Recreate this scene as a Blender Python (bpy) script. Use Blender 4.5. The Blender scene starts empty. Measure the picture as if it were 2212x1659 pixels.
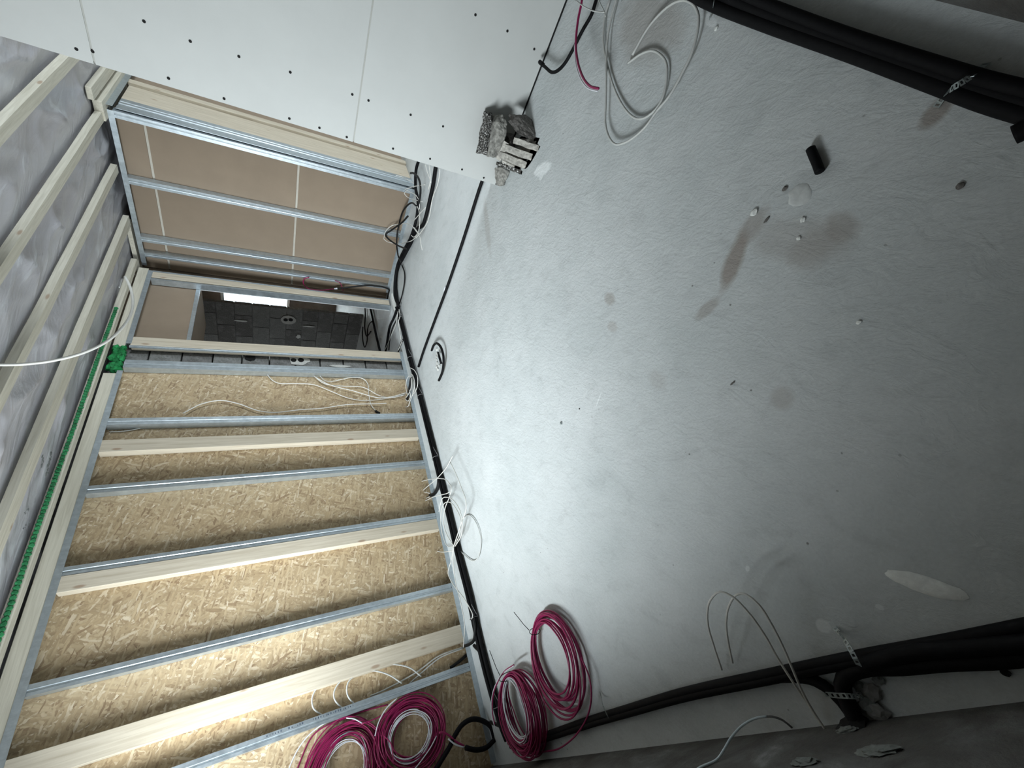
import bpy, bmesh, math, random
import numpy as np
from mathutils import Vector, Matrix, noise as mnoise
random.seed(7)
SC = bpy.context.scene
COL = SC.collection

# ---------------------------------------------------------------- camera
F_PX = 885.1767; CXP, CYP = 1106.0, 829.5; CAMH = 1.5
# rows: world X, Y, Z axes expressed in camera axes (right, down, forward)
WR = np.array([[0.395709413231798, -0.6494646232925708, -0.6493148414838406],
               [-0.31571832223169954, -0.7601359403385024, 0.5679042993435612],
               [-0.8624012994464623, -0.019724484711635883, -0.5058408281425232]])
cam_d = bpy.data.cameras.new('camera'); cam = bpy.data.objects.new('camera', cam_d); COL.objects.link(cam)
cam_d.sensor_width = 36.0; cam_d.lens = 36.0 * F_PX / 2212.0; cam_d.clip_start = 0.02
r_, d_, f_ = WR[:, 0], WR[:, 1], WR[:, 2]
cam.matrix_world = Matrix(((r_[0], -d_[0], -f_[0], 0), (r_[1], -d_[1], -f_[1], 0), (r_[2], -d_[2], -f_[2], CAMH), (0, 0, 0, 1)))
SC.camera = cam

# ---------------------------------------------------------------- world, lights, exposure
wd = bpy.data.worlds.new('world'); SC.world = wd; wd.use_nodes = True
bg = wd.node_tree.nodes['Background']; bg.inputs[0].default_value = (0.80, 0.90, 1.0, 1); bg.inputs[1].default_value = 3.0
SC.view_settings.view_transform = 'Standard'; SC.view_settings.look = 'None'
SC.view_settings.gamma = 1.0; SC.view_settings.use_curve_mapping = False
SC.view_settings.exposure = 0.0

def area(name, loc, target, sx, sy, power, col):
    l = bpy.data.lights.new(name, 'AREA'); l.shape = 'RECTANGLE'; l.size = sx; l.size_y = sy
    l.energy = power; l.color = col
    o = bpy.data.objects.new(name, l); COL.objects.link(o); o.location = loc
    d = Vector(target) - Vector(loc); o.rotation_euler = d.to_track_quat('-Z', 'Z').to_euler()
    return o
lw = area('daylight_near_window', (-2.75, -0.74, 2.1), (-2.35, 2.2, 0.45), 1.5, 1.05, 168, (0.88, 0.96, 1.0)); lw.data.spread = math.radians(132)
area('daylight_corridor_window', (3.3, 4.0, 1.8), (-2.0, 4.0, 0.0), 1.3, 1.4, 240, (0.84, 0.93, 1.0))
area('far_room_fill', (-8.9, 5.0, 1.6), (-6.2, 6.4, 1.2), 1.0, 1.2, 26, (0.90, 0.96, 1.0))  # added fill lamp to brighten the block wall; wall_outer has no window
area('daylight_far_window', (-7.5, 9.95, 1.9), (-5.2, 6.0, 0.2), 1.4, 1.4, 150, (0.88, 0.95, 1.0))

# ---------------------------------------------------------------- projecting helpers (points found on real planes)
CAMP = np.array([0.0, 0.0, CAMH])
def ray(u, v): return WR @ np.array([u - CXP, v - CYP, F_PX])
def on_z(u, v, z=0.0):
    d = ray(u, v); return CAMP + d * ((z - CAMH) / d[2])
def on_x(u, v, x):
    d = ray(u, v); return CAMP + d * (x / d[0])
def on_y(u, v, y):
    d = ray(u, v); return CAMP + d * (y / d[1])
def depth(p): return float((WR.T @ (np.array(p) - CAMP))[2])

# ---------------------------------------------------------------- materials
class NT:
    def __init__(s, name):
        m = bpy.data.materials.new(name); m.use_nodes = True; s.m = m; s.t = m.node_tree
        s.b = s.t.nodes['Principled BSDF']; s.co = s.t.nodes.new('ShaderNodeTexCoord').outputs['Object']
    def n(s, k, **kw):
        x = s.t.nodes.new('ShaderNode' + k)
        for a, v in kw.items():
            if a.startswith('i_'):
                x.inputs[a[2:].replace('_', ' ')].default_value = v
            else: setattr(x, a, v)
        return x
    def L(s, a, b): s.t.links.new(a, b)
    def mapping(s, scale=(1, 1, 1), rot=(0, 0, 0), loc=(0, 0, 0), src=None):
        x = s.n('Mapping'); x.inputs['Scale'].default_value = scale; x.inputs['Rotation'].default_value = rot
        x.inputs['Location'].default_value = loc; s.L(src or s.co, x.inputs[0]); return x.outputs[0]
    def rs(s, rot, scale, loc=(0, 0, 0)):
        return s.mapping(scale=scale, loc=loc, src=s.mapping(rot=rot))
    def noise(s, vec, scale, detail=4, rough=.55, dist=0):
        x = s.n('TexNoise'); x.inputs['Scale'].default_value = scale; x.inputs['Detail'].default_value = detail
        x.inputs['Roughness'].default_value = rough; x.inputs['Distortion'].default_value = dist
        s.L(vec, x.inputs['Vector']); return x.outputs[0]
    def ramp(s, fac, stops):
        x = s.n('ValToRGB'); e = x.color_ramp.elements
        while len(e) < len(stops): e.new(.5)
        for k, (p, c) in enumerate(stops):
            e[k].position = p; e[k].color = (c if len(c) == 4 else (*c, 1)) if isinstance(c, tuple) else (c, c, c, 1)
        s.L(fac, x.inputs[0]); return x.outputs[0]
    def mix(s, fac, a, b, mode='MIX'):
        x = s.n('MixRGB', blend_type=mode)
        for k, v in ((0, fac), (1, a), (2, b)):
            if isinstance(v, (int, float)): x.inputs[k].default_value = v if k == 0 else (v, v, v, 1)
            elif isinstance(v, tuple): x.inputs[k].default_value = (*v, 1)
            else: s.L(v, x.inputs[k])
        return x.outputs[0]
    def math(s, op, a, b=0.0):
        x = s.n('Math', operation=op)
        for k, v in ((0, a), (1, b)):
            if isinstance(v, (int, float)): x.inputs[k].default_value = v
            else: s.L(v, x.inputs[k])
        return x.outputs[0]
    def bump(s, h, strength=.4, dist=.01):
        x = s.n('Bump'); x.inputs['Strength'].default_value = strength; x.inputs['Distance'].default_value = dist
        s.L(h, x.inputs['Height']); s.L(x.outputs[0], s.b.inputs['Normal'])
    def done(s, col=None, rough=.8, metal=0.0, spec=.5):
        if col is not None:
            if isinstance(col, tuple): s.b.inputs['Base Color'].default_value = (*col, 1)
            else: s.L(col, s.b.inputs['Base Color'])
        if isinstance(rough, (int, float)): s.b.inputs['Roughness'].default_value = rough
        else: s.L(rough, s.b.inputs['Roughness'])
        s.b.inputs['Metallic'].default_value = metal
        s.b.inputs['Specular IOR Level'].default_value = spec
        return s.m

def dotmask(t, cx, cy, rx, ry, ang, soft=.25, wob=.35, wscale=9):
    """irregular stain mask round a world floor point"""
    v = t.mapping(loc=(-cx, -cy, 0))
    v2 = t.n('VectorRotate'); v2.inputs['Angle'].default_value = -ang; t.L(v, v2.inputs['Vector'])
    m = t.mapping(scale=(1 / rx, 1 / ry, 0), src=v2.outputs[0])
    ln = t.n('VectorMath', operation='LENGTH'); t.L(m, ln.inputs[0])
    nz = t.noise(t.co, wscale, 4, .6)
    s = t.math('ADD', ln.outputs['Value'], t.math('MULTIPLY', t.math('SUBTRACT', nz, .5), wob * 2))
    return t.ramp(s, [(max(0, .8 - soft) / 1.0, 1.0), (min(1, .8 + soft), 0.0)])

def mat_floor():
    t = NT('trowelled_concrete'); t.co = t.n('NewGeometry').outputs['Position']
    big = t.noise(t.co, 1.6, 6, .6)
    mid = t.noise(t.rs((0, 0, .5), (1, 1.6, 1)), 7, 6, .65, .6)
    fine = t.noise(t.co, 95, 3, .7)
    c = t.ramp(big, [(.30, (.50, .535, .535)), (.50, (.56, .59, .59)), (.70, (.61, .635, .635))])
    c = t.mix(.55, c, t.ramp(mid, [(.30, .80), (.46, .99), (.75, 1.06)]), 'MULTIPLY')
    c = t.mix(.25, c, t.ramp(fine, [(.3, .72), (.7, 1.15)]), 'MULTIPLY')
    vo = t.n('TexVoronoi'); vo.inputs['Scale'].default_value = 13; t.L(t.mapping(rot=(0, 0, .3)), vo.inputs['Vector'])
    pit = t.ramp(vo.outputs['Distance'], [(.035, 1.0), (.06, 0.0)])
    pit = t.math('MULTIPLY', pit, t.ramp(t.noise(t.co, 3.1, 3), [(.5, 0.0), (.6, .75)]))
    c = t.mix(pit, c, (.14, .13, .12))
    # brown damp stain trails
    for (cx, cy, rx, ry, an, k) in STAINS:
        mk = t.math('MULTIPLY', dotmask(t, cx, cy, rx, ry, an), k)
        c = t.mix(mk, c, (.30, .265, .235))
    for (cx, cy, rx, ry, an, k) in PALES:
        mk = t.math('MULTIPLY', dotmask(t, cx, cy, rx, ry, an, .12, .3, 22), k)
        c = t.mix(mk, c, (.80, .83, .83))
    stroke = t.noise(t.rs((0, 0, .75), (5, 9, 1)), 2.6, 6, .72, 1.6)
    stroke2 = t.noise(t.rs((0, 0, -.35), (9, 4, 1)), 1.4, 5, .65, 2.2)
    h = t.math('ADD', t.math('MULTIPLY', stroke, .55), t.math('ADD', t.math('MULTIPLY', stroke2, .45), t.math('MULTIPLY', fine, .12)))
    h = t.math('SUBTRACT', h, t.math('MULTIPLY', pit, .4))
    t.bump(h, .55, .012)
    return t.done(c, .78, 0, .35)

def mat_osb():
    t = NT('osb_strand_board'); prev = None
    dn = t.noise(t.co, 9, 3, .6)
    for k, (ang, s1, s2) in enumerate(((.45, 48, 10), (1.25, 50, 9), (-.65, 46, 9), (2.15, 55, 11), (.85, 66, 12), (-1.0, 62, 11), (2.65, 70, 13), (.3, 74, 12), (1.75, 80, 14))):
        v = t.rs((ang, 0, 0), (1, s1, s2), (k * 3.7, k * 1.3, k * 5.1))
        vm = t.n('VectorMath', operation='ADD'); sc = t.n('VectorMath', operation='SCALE')
        cc = t.n('CombineXYZ'); t.L(dn, cc.inputs[1]); t.L(dn, cc.inputs[2]); t.L(cc.outputs[0], sc.inputs[0]); sc.inputs['Scale'].default_value = 3.0
        t.L(v, vm.inputs[0]); t.L(sc.outputs[0], vm.inputs[1])
        vo = t.n('TexVoronoi', feature='F1'); vo.inputs['Scale'].default_value = 1.0
        t.L(vm.outputs[0], vo.inputs['Vector'])
        sep = t.n('SeparateColor'); t.L(vo.outputs['Color'], sep.inputs[0])
        edge = t.ramp(vo.outputs['Distance'], [(.1, 1.0), (.8, .72)])
        colr = t.ramp(sep.outputs[0], [(0, (.30, .205, .12)), (.15, (.40, .295, .175)), (.5, (.48, .36, .215)), (.85, (.545, .425, .27)), (1, (.70, .59, .43))])
        colr = t.mix(.5, colr, edge, 'MULTIPLY'); h = sep.outputs[1]
        if prev is None: prev = colr; ph = h
        else:
            mk = t.ramp(t.math('ADD', sep.outputs[2], t.math('MULTIPLY', t.math('SUBTRACT', t.noise(t.co, 30, 2), .5), .4)), [(.66, 0.0), (.74, 1.0)])
            prev = t.mix(mk, prev, colr); ph = t.mix(mk, ph, h)
    gr = t.noise(t.co, 3.5, 4, .6)
    c = t.mix(.6, prev, t.ramp(gr, [(.3, .86), (.7, 1.1)]), 'MULTIPLY')
    t.bump(ph, .45, .003)
    return t.done(c, .62, 0, .35)

def mat_wood(name, a, b, axis='z'):
    t = NT(name)
    sc = {'z': (26, 26, 1.3), 'y': (26, 1.3, 26), 'x': (1.3, 26, 26)}[axis]
    g = t.noise(t.mapping(scale=sc), 2.0, 6, .6, .6)
    c = t.ramp(g, [(.28, a), (.62, b), (.8, tuple(min(1, x * 1.08) for x in b))])
    vo = t.n('TexVoronoi'); vo.inputs['Scale'].default_value = 1
    kn = {'z': (9, 9, 3.1), 'y': (9, 3.1, 9), 'x': (3.1, 9, 9)}[axis]
    t.L(t.mapping(scale=kn), vo.inputs['Vector'])
    c = t.mix(t.ramp(vo.outputs['Distance'], [(.07, .75), (.13, 0.0)]), c, (.30, .20, .13))
    t.bump(g, .25, .003)
    return t.done(c, .7, 0, .3)

def mat_metal():
    t = NT('galvanized_steel')
    n = t.noise(t.mapping(scale=(1, 1, 1)), 22, 5, .7)
    n2 = t.noise(t.mapping(scale=(14, 14, .8)), 3, 3, .6)
    c = t.ramp(n, [(.3, (.44, .50, .54)), (.7, (.60, .66, .70))])
    c = t.mix(.4, c, t.ramp(n2, [(.3, .75), (.7, 1.1)]), 'MULTIPLY')
    t.bump(n2, .12, .002)
    return t.done(c, t.ramp(n, [(.2, .30), (.8, .48)]), .82)

def mat_simple(name, c, rough=.6, metal=0, var=.15, scale=18, bump=.15, bd=.003, spec=.4):
    t = NT(name)
    n = t.noise(t.co, scale, 5, .6)
    lo = tuple(x * (1 - var) for x in c); hi = tuple(min(1, x * (1 + var)) for x in c)
    col = t.ramp(n, [(.3, lo), (.7, hi)])
    if bump: t.bump(n, bump, bd)
    return t.done(col, rough, metal, spec)

def mat_block():
    t = NT('cinder_block')
    inf = t.n('ObjectInfo')
    n = t.noise(t.co, 60, 5, .75); n2 = t.noise(t.co, 5, 4, .6)
    c = t.ramp(n, [(.3, (.15, .15, .145)), (.55, (.27, .27, .26)), (.75, (.40, .40, .385))])
    c = t.mix(.8, c, t.ramp(inf.outputs['Random'], [(0, (.62, .60, .60)), (1, (1.1, 1.12, 1.12))]), 'MULTIPLY')
    c = t.mix(t.math('MULTIPLY', t.ramp(n2, [(.5, 0.0), (.68, .55)]), 1.0), c, (.42, .42, .41))
    t.bump(n, .9, .008)
    return t.done(c, .92, 0, .2)

def mat_film():
    t = NT('vapour_barrier_film')
    w = t.noise(t.rs((0, 0, .35), (1.6, .5, 1)), 3.0, 5, .55, 1.5)
    w2 = t.noise(t.rs((0, 0, -.2), (1, .6, 1)), 1.7, 4, .6, 1.0)
    c = t.ramp(w2, [(.3, (.40, .395, .425)), (.55, (.47, .465, .49)), (.75, (.54, .54, .56))])
    c = t.mix(t.ramp(w, [(.57, 0.0), (.68, .5)]), c, (.70, .73, .76))  # wrinkle highlights put into the film colour as pale streaks
    t.bump(w, .5, .03)
    return t.done(c, .30, 0, .6)

def mat_plaster_rough():
    t = NT('rough_cement_plaster')
    n = t.noise(t.co, 5, 7, .65, .5); f = t.noise(t.co, 60, 4, .7)
    c = t.ramp(n, [(.3, (.08, .076, .072)), (.46, (.11, .107, .10)), (.6, (.15, .15, .145)), (.72, (.26, .265, .26))])
    t.bump(t.math('ADD', n, t.math('MULTIPLY', f, .25)), .9, .02)
    return t.done(c, .9, 0, .2)

def P2(u, v): p = on_z(u, v, 0); return float(p[0]), float(p[1])
def st(u0, v0, u1, v1, w, k):
    a, b = np.array(P2(u0, v0)), np.array(P2(u1, v1)); c = (a + b) / 2; d = b - a
    return (c[0], c[1], np.linalg.norm(d) / 2, w, math.atan2(d[1], d[0]), k)
STAINS = [st(1552, 650, 1618, 480, .042, .85), st(1590, 540, 1660, 440, .05, .5), st(1600, 500, 1870, 540, .09, .3), st(1790, 460, 1850, 520, .05, .5),
          st(1700, 530, 1800, 560, .08, .3), st(1200, 620, 1330, 660, .06, .0), st(1305, 635, 1330, 655, .035, .5), st(1310, 700, 1335, 712, .03, .35),
          st(1660, 850, 1720, 870, .05, .35), st(1400, 800, 1440, 840, .05, .2), st(1330, 20, 1480, 100, .16, .45), st(1045, 420, 1060, 560, .05, .3),
          st(2000, 235, 2050, 245, .05, .8), st(1500, 690, 1560, 640, .03, .5)]
PALES = [st(1150, 375, 1195, 355, .05, .9), st(1165, 395, 1180, 345, .03, .7), st(1520, 30, 1548, 60, .02, .5), st(1765, 1335, 1790, 1370, .025, .6),
         st(1900, 1305, 1900, 1318, .012, .5), st(1610, 1225, 1620, 1232, .014, .5), st(1285, 885, 1300, 845, .004, .7), st(925, 570, 935, 580, .02, 0)]

M = {}
M['floor'] = mat_floor(); M['osb'] = mat_osb(); M['metal'] = mat_metal(); M['block'] = mat_block(); M['film'] = mat_film()
M['plaster'] = mat_plaster_rough()
M['wood_z'] = mat_wood('pine_upright', (.44, .38, .29), (.57, .51, .41), 'z')
M['wood_y'] = mat_wood('pine_lengthwise', (.44, .41, .33), (.60, .57, .48), 'y')
M['gyp'] = mat_simple('plasterboard_face', (.50, .51, .495), .85, 0, .03, 3, 0)
M['gyp_edge'] = mat_simple('plasterboard_joint', (.42, .42, .39), .9, 0, .08, 20, 0)
M['gyp_back'] = mat_simple('plasterboard_back', (.285, .222, .163), .9, 0, .05, 4, 0)
M['pale_paper'] = mat_simple('pale_board_edge', (.60, .57, .50), .9, 0, .05, 20, 0)
M['black'] = mat_simple('black_corrugated_plastic', (.006, .006, .007), .62, 0, .2, 60, .3, .002, .12)
M['blackw'] = mat_simple('black_rubber', (.007, .007, .007), .6, 0, .2, 60, .1, .003, .25)
M['white'] = mat_simple('white_cable_sheath', (.62, .61, .57), .45, 0, .05, 30, 0)
M['grey'] = mat_simple('grey_cable_sheath', (.52, .53, .51), .5, 0, .05, 30, 0)
M['bluew'] = mat_simple('pale_blue_white_cable', (.66, .76, .80), .45, 0, .05, 30, 0)
M['pink'] = mat_simple('magenta_wire', (.25, .012, .075), .45, 0, .15, 14, 0)
M['wwire'] = mat_simple('white_wire', (.66, .68, .72), .4, 0, .04, 14, 0)
M['green'] = mat_simple('green_foam', (.012, .20, .055), .8, 0, .6, 26, .8, .012)
M['green_l'] = mat_simple('green_sealant', (.02, .17, .06), .8, 0, .5, 9, .5, .01)
M['agg0'] = mat_simple('broken_aggregate', (.30, .29, .265), .95, 0, .7, 130, 1.0, .01, .2)
def mat_agg():
    t = NT('pebbly_broken_face'); vo = t.n('TexVoronoi'); vo.inputs['Scale'].default_value = 95; t.L(t.co, vo.inputs['Vector'])
    sep = t.n('SeparateColor'); t.L(vo.outputs['Color'], sep.inputs[0])
    c = t.ramp(sep.outputs[0], [(0, (.13, .125, .115)), (.45, (.30, .29, .27)), (.8, (.55, .54, .52)), (1, (.75, .75, .73))])
    c = t.mix(1.0, c, t.ramp(vo.outputs['Distance'], [(.25, 1.0), (.6, .15)]), 'MULTIPLY'); t.bump(t.math('SUBTRACT', 1.0, vo.outputs['Distance']), 1.0, .008)
    return t.done(c, .95, 0, .2)
M['agg'] = mat_agg()
M['agg_l'] = mat_simple('dusty_concrete', (.40, .385, .35), .95, 0, .4, 50, .8, .006, .2)
M['agg_m'] = mat_simple('grey_web_concrete', (.23, .225, .205), .95, 0, .55, 45, .9, .008, .2)
M['agg_d'] = mat_simple('dark_concrete', (.17, .16, .15), .95, 0, .5, 50, .9, .008, .2)
M['lump'] = mat_simple('dull_mortar', (.20, .215, .205), .95, 0, .3, 30, .8, .006, .2)
M['wsplat'] = mat_simple('pale_mortar', (.80, .82, .79), .95, 0, .1, 40, .8, .004, .2)
M['mortar_f'] = mat_simple('floor_mortar', (.56, .58, .57), .9, 0, .12, 30, .6, .003, .2)
M['mortar'] = mat_simple('grey_mortar', (.25, .25, .24), .95, 0, .25, 30, .6, .004, .2)
M['ring'] = mat_simple('white_filler', (.60, .60, .57), .95, 0, .12, 40, .6, .003, .2)
M['dark'] = mat_simple('dark_void', (.01, .01, .01), .95, 0, .2, 30, 0)
M['ink'] = mat_simple('blue_black_ink', (.05, .07, .10), .7, 0, .1, 30, 0)
M['ink_l'] = mat_simple('faded_film_print', (.14, .15, .15), .7, 0, .2, 30, 0)
M['frame'] = mat_simple('white_window_frame', (.62, .62, .60), .45, 0, .03, 10, 0)
M['brownw'] = mat_simple('brown_reveal', (.12, .09, .07), .8, 0, .2, 10, .2)
M['strap'] = mat_simple('zinc_strap', (.33, .37, .37), .42, .7, .2, 40, 0)
M['tie'] = mat_simple('grey_cable_tie', (.16, .16, .16), .5, 0, .1, 40, 0)

# ---------------------------------------------------------------- mesh builder
class MB:
    def __init__(s): s.v = []; s.f = []; s.sm = False
    def add(s, vs, fs):
        o = len(s.v); s.v += [tuple(map(float, p)) for p in vs]; s.f += [tuple(i + o for i in f) for f in fs]; return s
    def box(s, x0, x1, y0, y1, z0, z1):
        vs = [(x, y, z) for x in (x0, x1) for y in (y0, y1) for z in (z0, z1)]
        return s.add(vs, [(0, 1, 3, 2), (4, 6, 7, 5), (0, 4, 5, 1), (2, 3, 7, 6), (0, 2, 6, 4), (1, 5, 7, 3)])
    def prism(s, poly, axis, a, b):
        """poly: 2-D profile, extruded along axis"""
        def P(p, t): return {'z': (p[0], p[1], t), 'y': (p[0], t, p[1]), 'x': (t, p[0], p[1])}[axis]
        n = len(poly); vs = [P(p, a) for p in poly] + [P(p, b) for p in poly]
        fs = [(i, (i + 1) % n, (i + 1) % n + n, i + n) for i in range(n)] + [tuple(range(n))[::-1], tuple(range(n, 2 * n))]
        return s.add(vs, fs)
    def tube(s, pts, r, seg=8, closed=False, cap=True, corr=0, pitch=.006):
        P = np.array(pts, float); n = len(P); s.sm = True
        T = np.roll(P, -1, 0) - np.roll(P, 1, 0) if closed else np.gradient(P, axis=0)
        T /= np.linalg.norm(T, axis=1)[:, None] + 1e-9
        up = np.array([0, 0, 1.0])
        if abs(T[0] @ up) > .9: up = np.array([1.0, 0, 0])
        nrm = up - T[0] * (up @ T[0]); nrm /= np.linalg.norm(nrm)
        vs = []
        for i in range(n):
            nrm = nrm - T[i] * (nrm @ T[i]); nrm /= np.linalg.norm(nrm) + 1e-9
            bi = np.cross(T[i], nrm); rr = r * (1 + (corr if i % 2 else -corr))
            for k in range(seg):
                a = 2 * math.pi * k / seg; vs.append(P[i] + (nrm * math.cos(a) + bi * math.sin(a)) * rr)
        m = n if closed else n - 1
        fs = [(i * seg + k, i * seg + (k + 1) % seg, ((i + 1) % n) * seg + (k + 1) % seg, ((i + 1) % n) * seg + k) for i in range(m) for k in range(seg)]
        if cap and not closed: fs += [tuple(range(seg))[::-1], tuple(range((n - 1) * seg, n * seg))]
        return s.add(vs, fs)
    def disc(s, c, n, r, seg=10, t=.002):
        c = np.array(c, float); n = np.array(n, float); n /= np.linalg.norm(n)
        a = np.cross(n, (0, 0, 1)) if abs(n[2]) < .9 else np.array([1.0, 0, 0]); a /= np.linalg.norm(a); b = np.cross(n, a)
        vs = [c + (a * math.cos(x) + b * math.sin(x)) * r + n * h for h in (0, t) for x in [2 * math.pi * k / seg for k in range(seg)]]
        fs = [(i, (i + 1) % seg, (i + 1) % seg + seg, i + seg) for i in range(seg)] + [tuple(range(seg))[::-1], tuple(range(seg, 2 * seg))]
        return s.add(vs, fs)
    def build(s, name, mat, parent=None, bevel=0, smooth=None):
        P = np.array(s.v); lo, hi = P.min(0), P.max(0)
        base = np.array([(lo[0] + hi[0]) / 2, (lo[1] + hi[1]) / 2, lo[2]])
        me = bpy.data.meshes.new(name); me.from_pydata([tuple(p) for p in P - base], [], s.f); me.update()
        me.materials.append(M[mat] if isinstance(mat, str) else mat)
        if (s.sm if smooth is None else smooth): me.polygons.foreach_set('use_smooth', [True] * len(me.polygons))
        o = bpy.data.objects.new(name, me); COL.objects.link(o)
        wl = Vector(base)
        if parent is not None:
            o.parent = parent; wl = wl - wloc(parent)
        o.location = wl
        bm = bmesh.new(); bm.from_mesh(me); bmesh.ops.recalc_face_normals(bm, faces=bm.faces)
        if bevel: bmesh.ops.bevel(bm, geom=list(bm.edges), offset=bevel, segments=1, affect='EDGES')
        bm.to_mesh(me); bm.free()
        return o
def wloc(o):
    v = Vector(o.location)
    while o.parent is not None: o = o.parent; v += Vector(o.location)
    return v
def tag(o, label=None, cat=None, group=None, kind=None):
    for k, v in (('label', label), ('category', cat), ('group', group), ('kind', kind)):
        if v: o[k] = v
    return o
def thing(name, loc, label=None, cat=None, group=None, kind=None):
    o = bpy.data.objects.new(name, None); COL.objects.link(o); o.location = loc; o.empty_display_size = .05
    return tag(o, label, cat, group, kind)
def smooth_path(pts, step=.02):
    P = [np.array(p, float) for p in pts]
    if len(P) < 3: 
        n = max(2, int(np.linalg.norm(P[-1] - P[0]) / step)); return [P[0] + (P[-1] - P[0]) * k / n for k in range(n + 1)]
    Q = [2 * P[0] - P[1]] + P + [2 * P[-1] - P[-2]]; out = []
    for i in range(1, len(Q) - 2):
        a, b, c, d = Q[i - 1:i + 3]; L = np.linalg.norm(c - b); n = max(2, int(L / step))
        # centripetal Catmull-Rom
        t0 = 0; t1 = t0 + max(1e-4, np.linalg.norm(b - a)) ** .5; t2 = t1 + max(1e-4, L) ** .5; t3 = t2 + max(1e-4, np.linalg.norm(d - c)) ** .5
        for k in range(n):
            t = t1 + (t2 - t1) * k / n
            A1 = (t1 - t) / (t1 - t0) * a + (t - t0) / (t1 - t0) * b; A2 = (t2 - t) / (t2 - t1) * b + (t - t1) / (t2 - t1) * c
            A3 = (t3 - t) / (t3 - t2) * c + (t - t2) / (t3 - t2) * d
            B1 = (t2 - t) / (t2 - t0) * A1 + (t - t0) / (t2 - t0) * A2; B2 = (t3 - t) / (t3 - t1) * A2 + (t - t1) / (t3 - t1) * A3
            out.append((t2 - t) / (t2 - t1) * B1 + (t - t1) / (t2 - t1) * B2)
    out.append(P[-1]); return out

XA = -3.86      # front plane of the stud wall on the left
YB = 3.07       # face of the white plasterboard wall
XE = -1.13      # its free end
YW = 5.15       # front plane of the far stud partition
YD = -0.39      # near outer wall
XC = 0.40       # right outer wall
ZC = 2.90       # ceiling film

# ---------------------------------------------------------------- setting: floor
tag(MB().box(-9.2, 3.7, -1.2, 10.4, -.15, 0).build('floor', 'floor'), kind='structure')
# near wall (behind the camera) with its window opening
w = thing('wall_near', (-1.7, YD, 0), kind='structure')
W0, W1, Z0, Z1 = -3.52, -1.98, 1.55, 2.65
b = MB(); b.box(-4.6, W0, YD - .38, YD, 0, 3.1).box(W1, .8, YD - .38, YD, 0, 3.1).box(W0, W1, YD - .38, YD, 0, Z0).box(W0, W1, YD - .38, YD, Z1, 3.1)
b.build('masonry', 'plaster', w)
wn = thing('window_1', (-2.45, YD - .3, Z0), kind='structure')
b = MB()
for a in ((W0, W0 + .06), (W1 - .06, W1), (-2.78, -2.72)): b.box(a[0], a[1], YD - .33, YD - .27, Z0, Z1)
b.box(W0, W1, YD - .33, YD - .27, Z0, Z0 + .06).box(W0, W1, YD - .33, YD - .27, Z1 - .06, Z1); b.build('window_frame', 'frame', wn)
# right wall
tag(MB().box(XC, XC + .3, YD - .38, YB + .012, 0, 3.1).build('wall_right', 'plaster'), kind='structure')

# ---------------------------------------------------------------- plasterboard wall (white, free end)
wb = thing('wall_back', (-.3, YB, 0), kind='structure')
zj = [0.012, 1.068, 2.302, 3.0]
for k in range(3):
    MB().box(XE, XC, YB, YB + .0125, zj[k] + (.004 if k else 0), zj[k + 1] - .004).build('plasterboard', 'gyp', wb)
MB().box(XE + .012, XC, YB + .004, YB + .10, 0, 3.0).build('core', 'gyp_edge', wb)
MB().box(XE + .002, XC, YB + .001, YB + .0035, 0, .011).build('gap_shade', 'dark', wb)  # black strip standing in for the shade in the gap under the boards
MB().box(XE, XE + .012, YB + .0127, YB + .11, .012, 3.0).build('end_board', 'gyp_edge', wb)
SCR = [(311, 46), (411, 89), (516, 122), (627, 156), (165, 106), (200, 111), (364, 169), (484, 213), (625, 256), (690, 276), (761, 204), (796, 217), (887, 248),
       (957, 273), (849, 321), (929, 343), (998, 366), (1045, 384), (1027, 32), (1096, 67), (1154, 106), (749, 296)]
sm = None
for u, v in SCR:
    p = on_y(u, v, YB)
    if sm is None:
        sm = MB().disc(p, (0, -1, 0), .0075, 8, .0015).build('screw', 'dark', wb); c0 = Vector(p); off = sm.location.copy() - (c0 - wloc(wb))
    else:
        c = sm.copy(); COL.objects.link(c); c.parent = wb; c.location = Vector(p) - wloc(wb) + off

# ---------------------------------------------------------------- left wall: strand board sheets and block pier
wl = thing('wall_left', (XA - .16, 1.5, 0), kind='structure')
MB().box(-4.40, -4.12, -.80, 3.96, 0, 3.0).build('masonry', 'mortar', wl)
OX = XA - .075
for (a, bb) in ((YD, .905), (.909, 2.19), (2.194, 3.56)):
    MB().box(OX - .015, OX, a, bb, 0, 2.80).build('strand_board', 'osb', wl)
# pier of stacked blocks beside the doorway
proto = {}
z = .0
for k in range(11):
    z0 = -.045 + .262 * k + .006; z1 = z0 + .25
    if z0 < 0: z0 = 0
    if z1 > 2.86: z1 = 2.86
    MB().box(-4.119, OX - .012 + random.uniform(-.003, .003), 3.565, 3.90, z0, z1).build('block', 'block', wl, bevel=.006)

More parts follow.
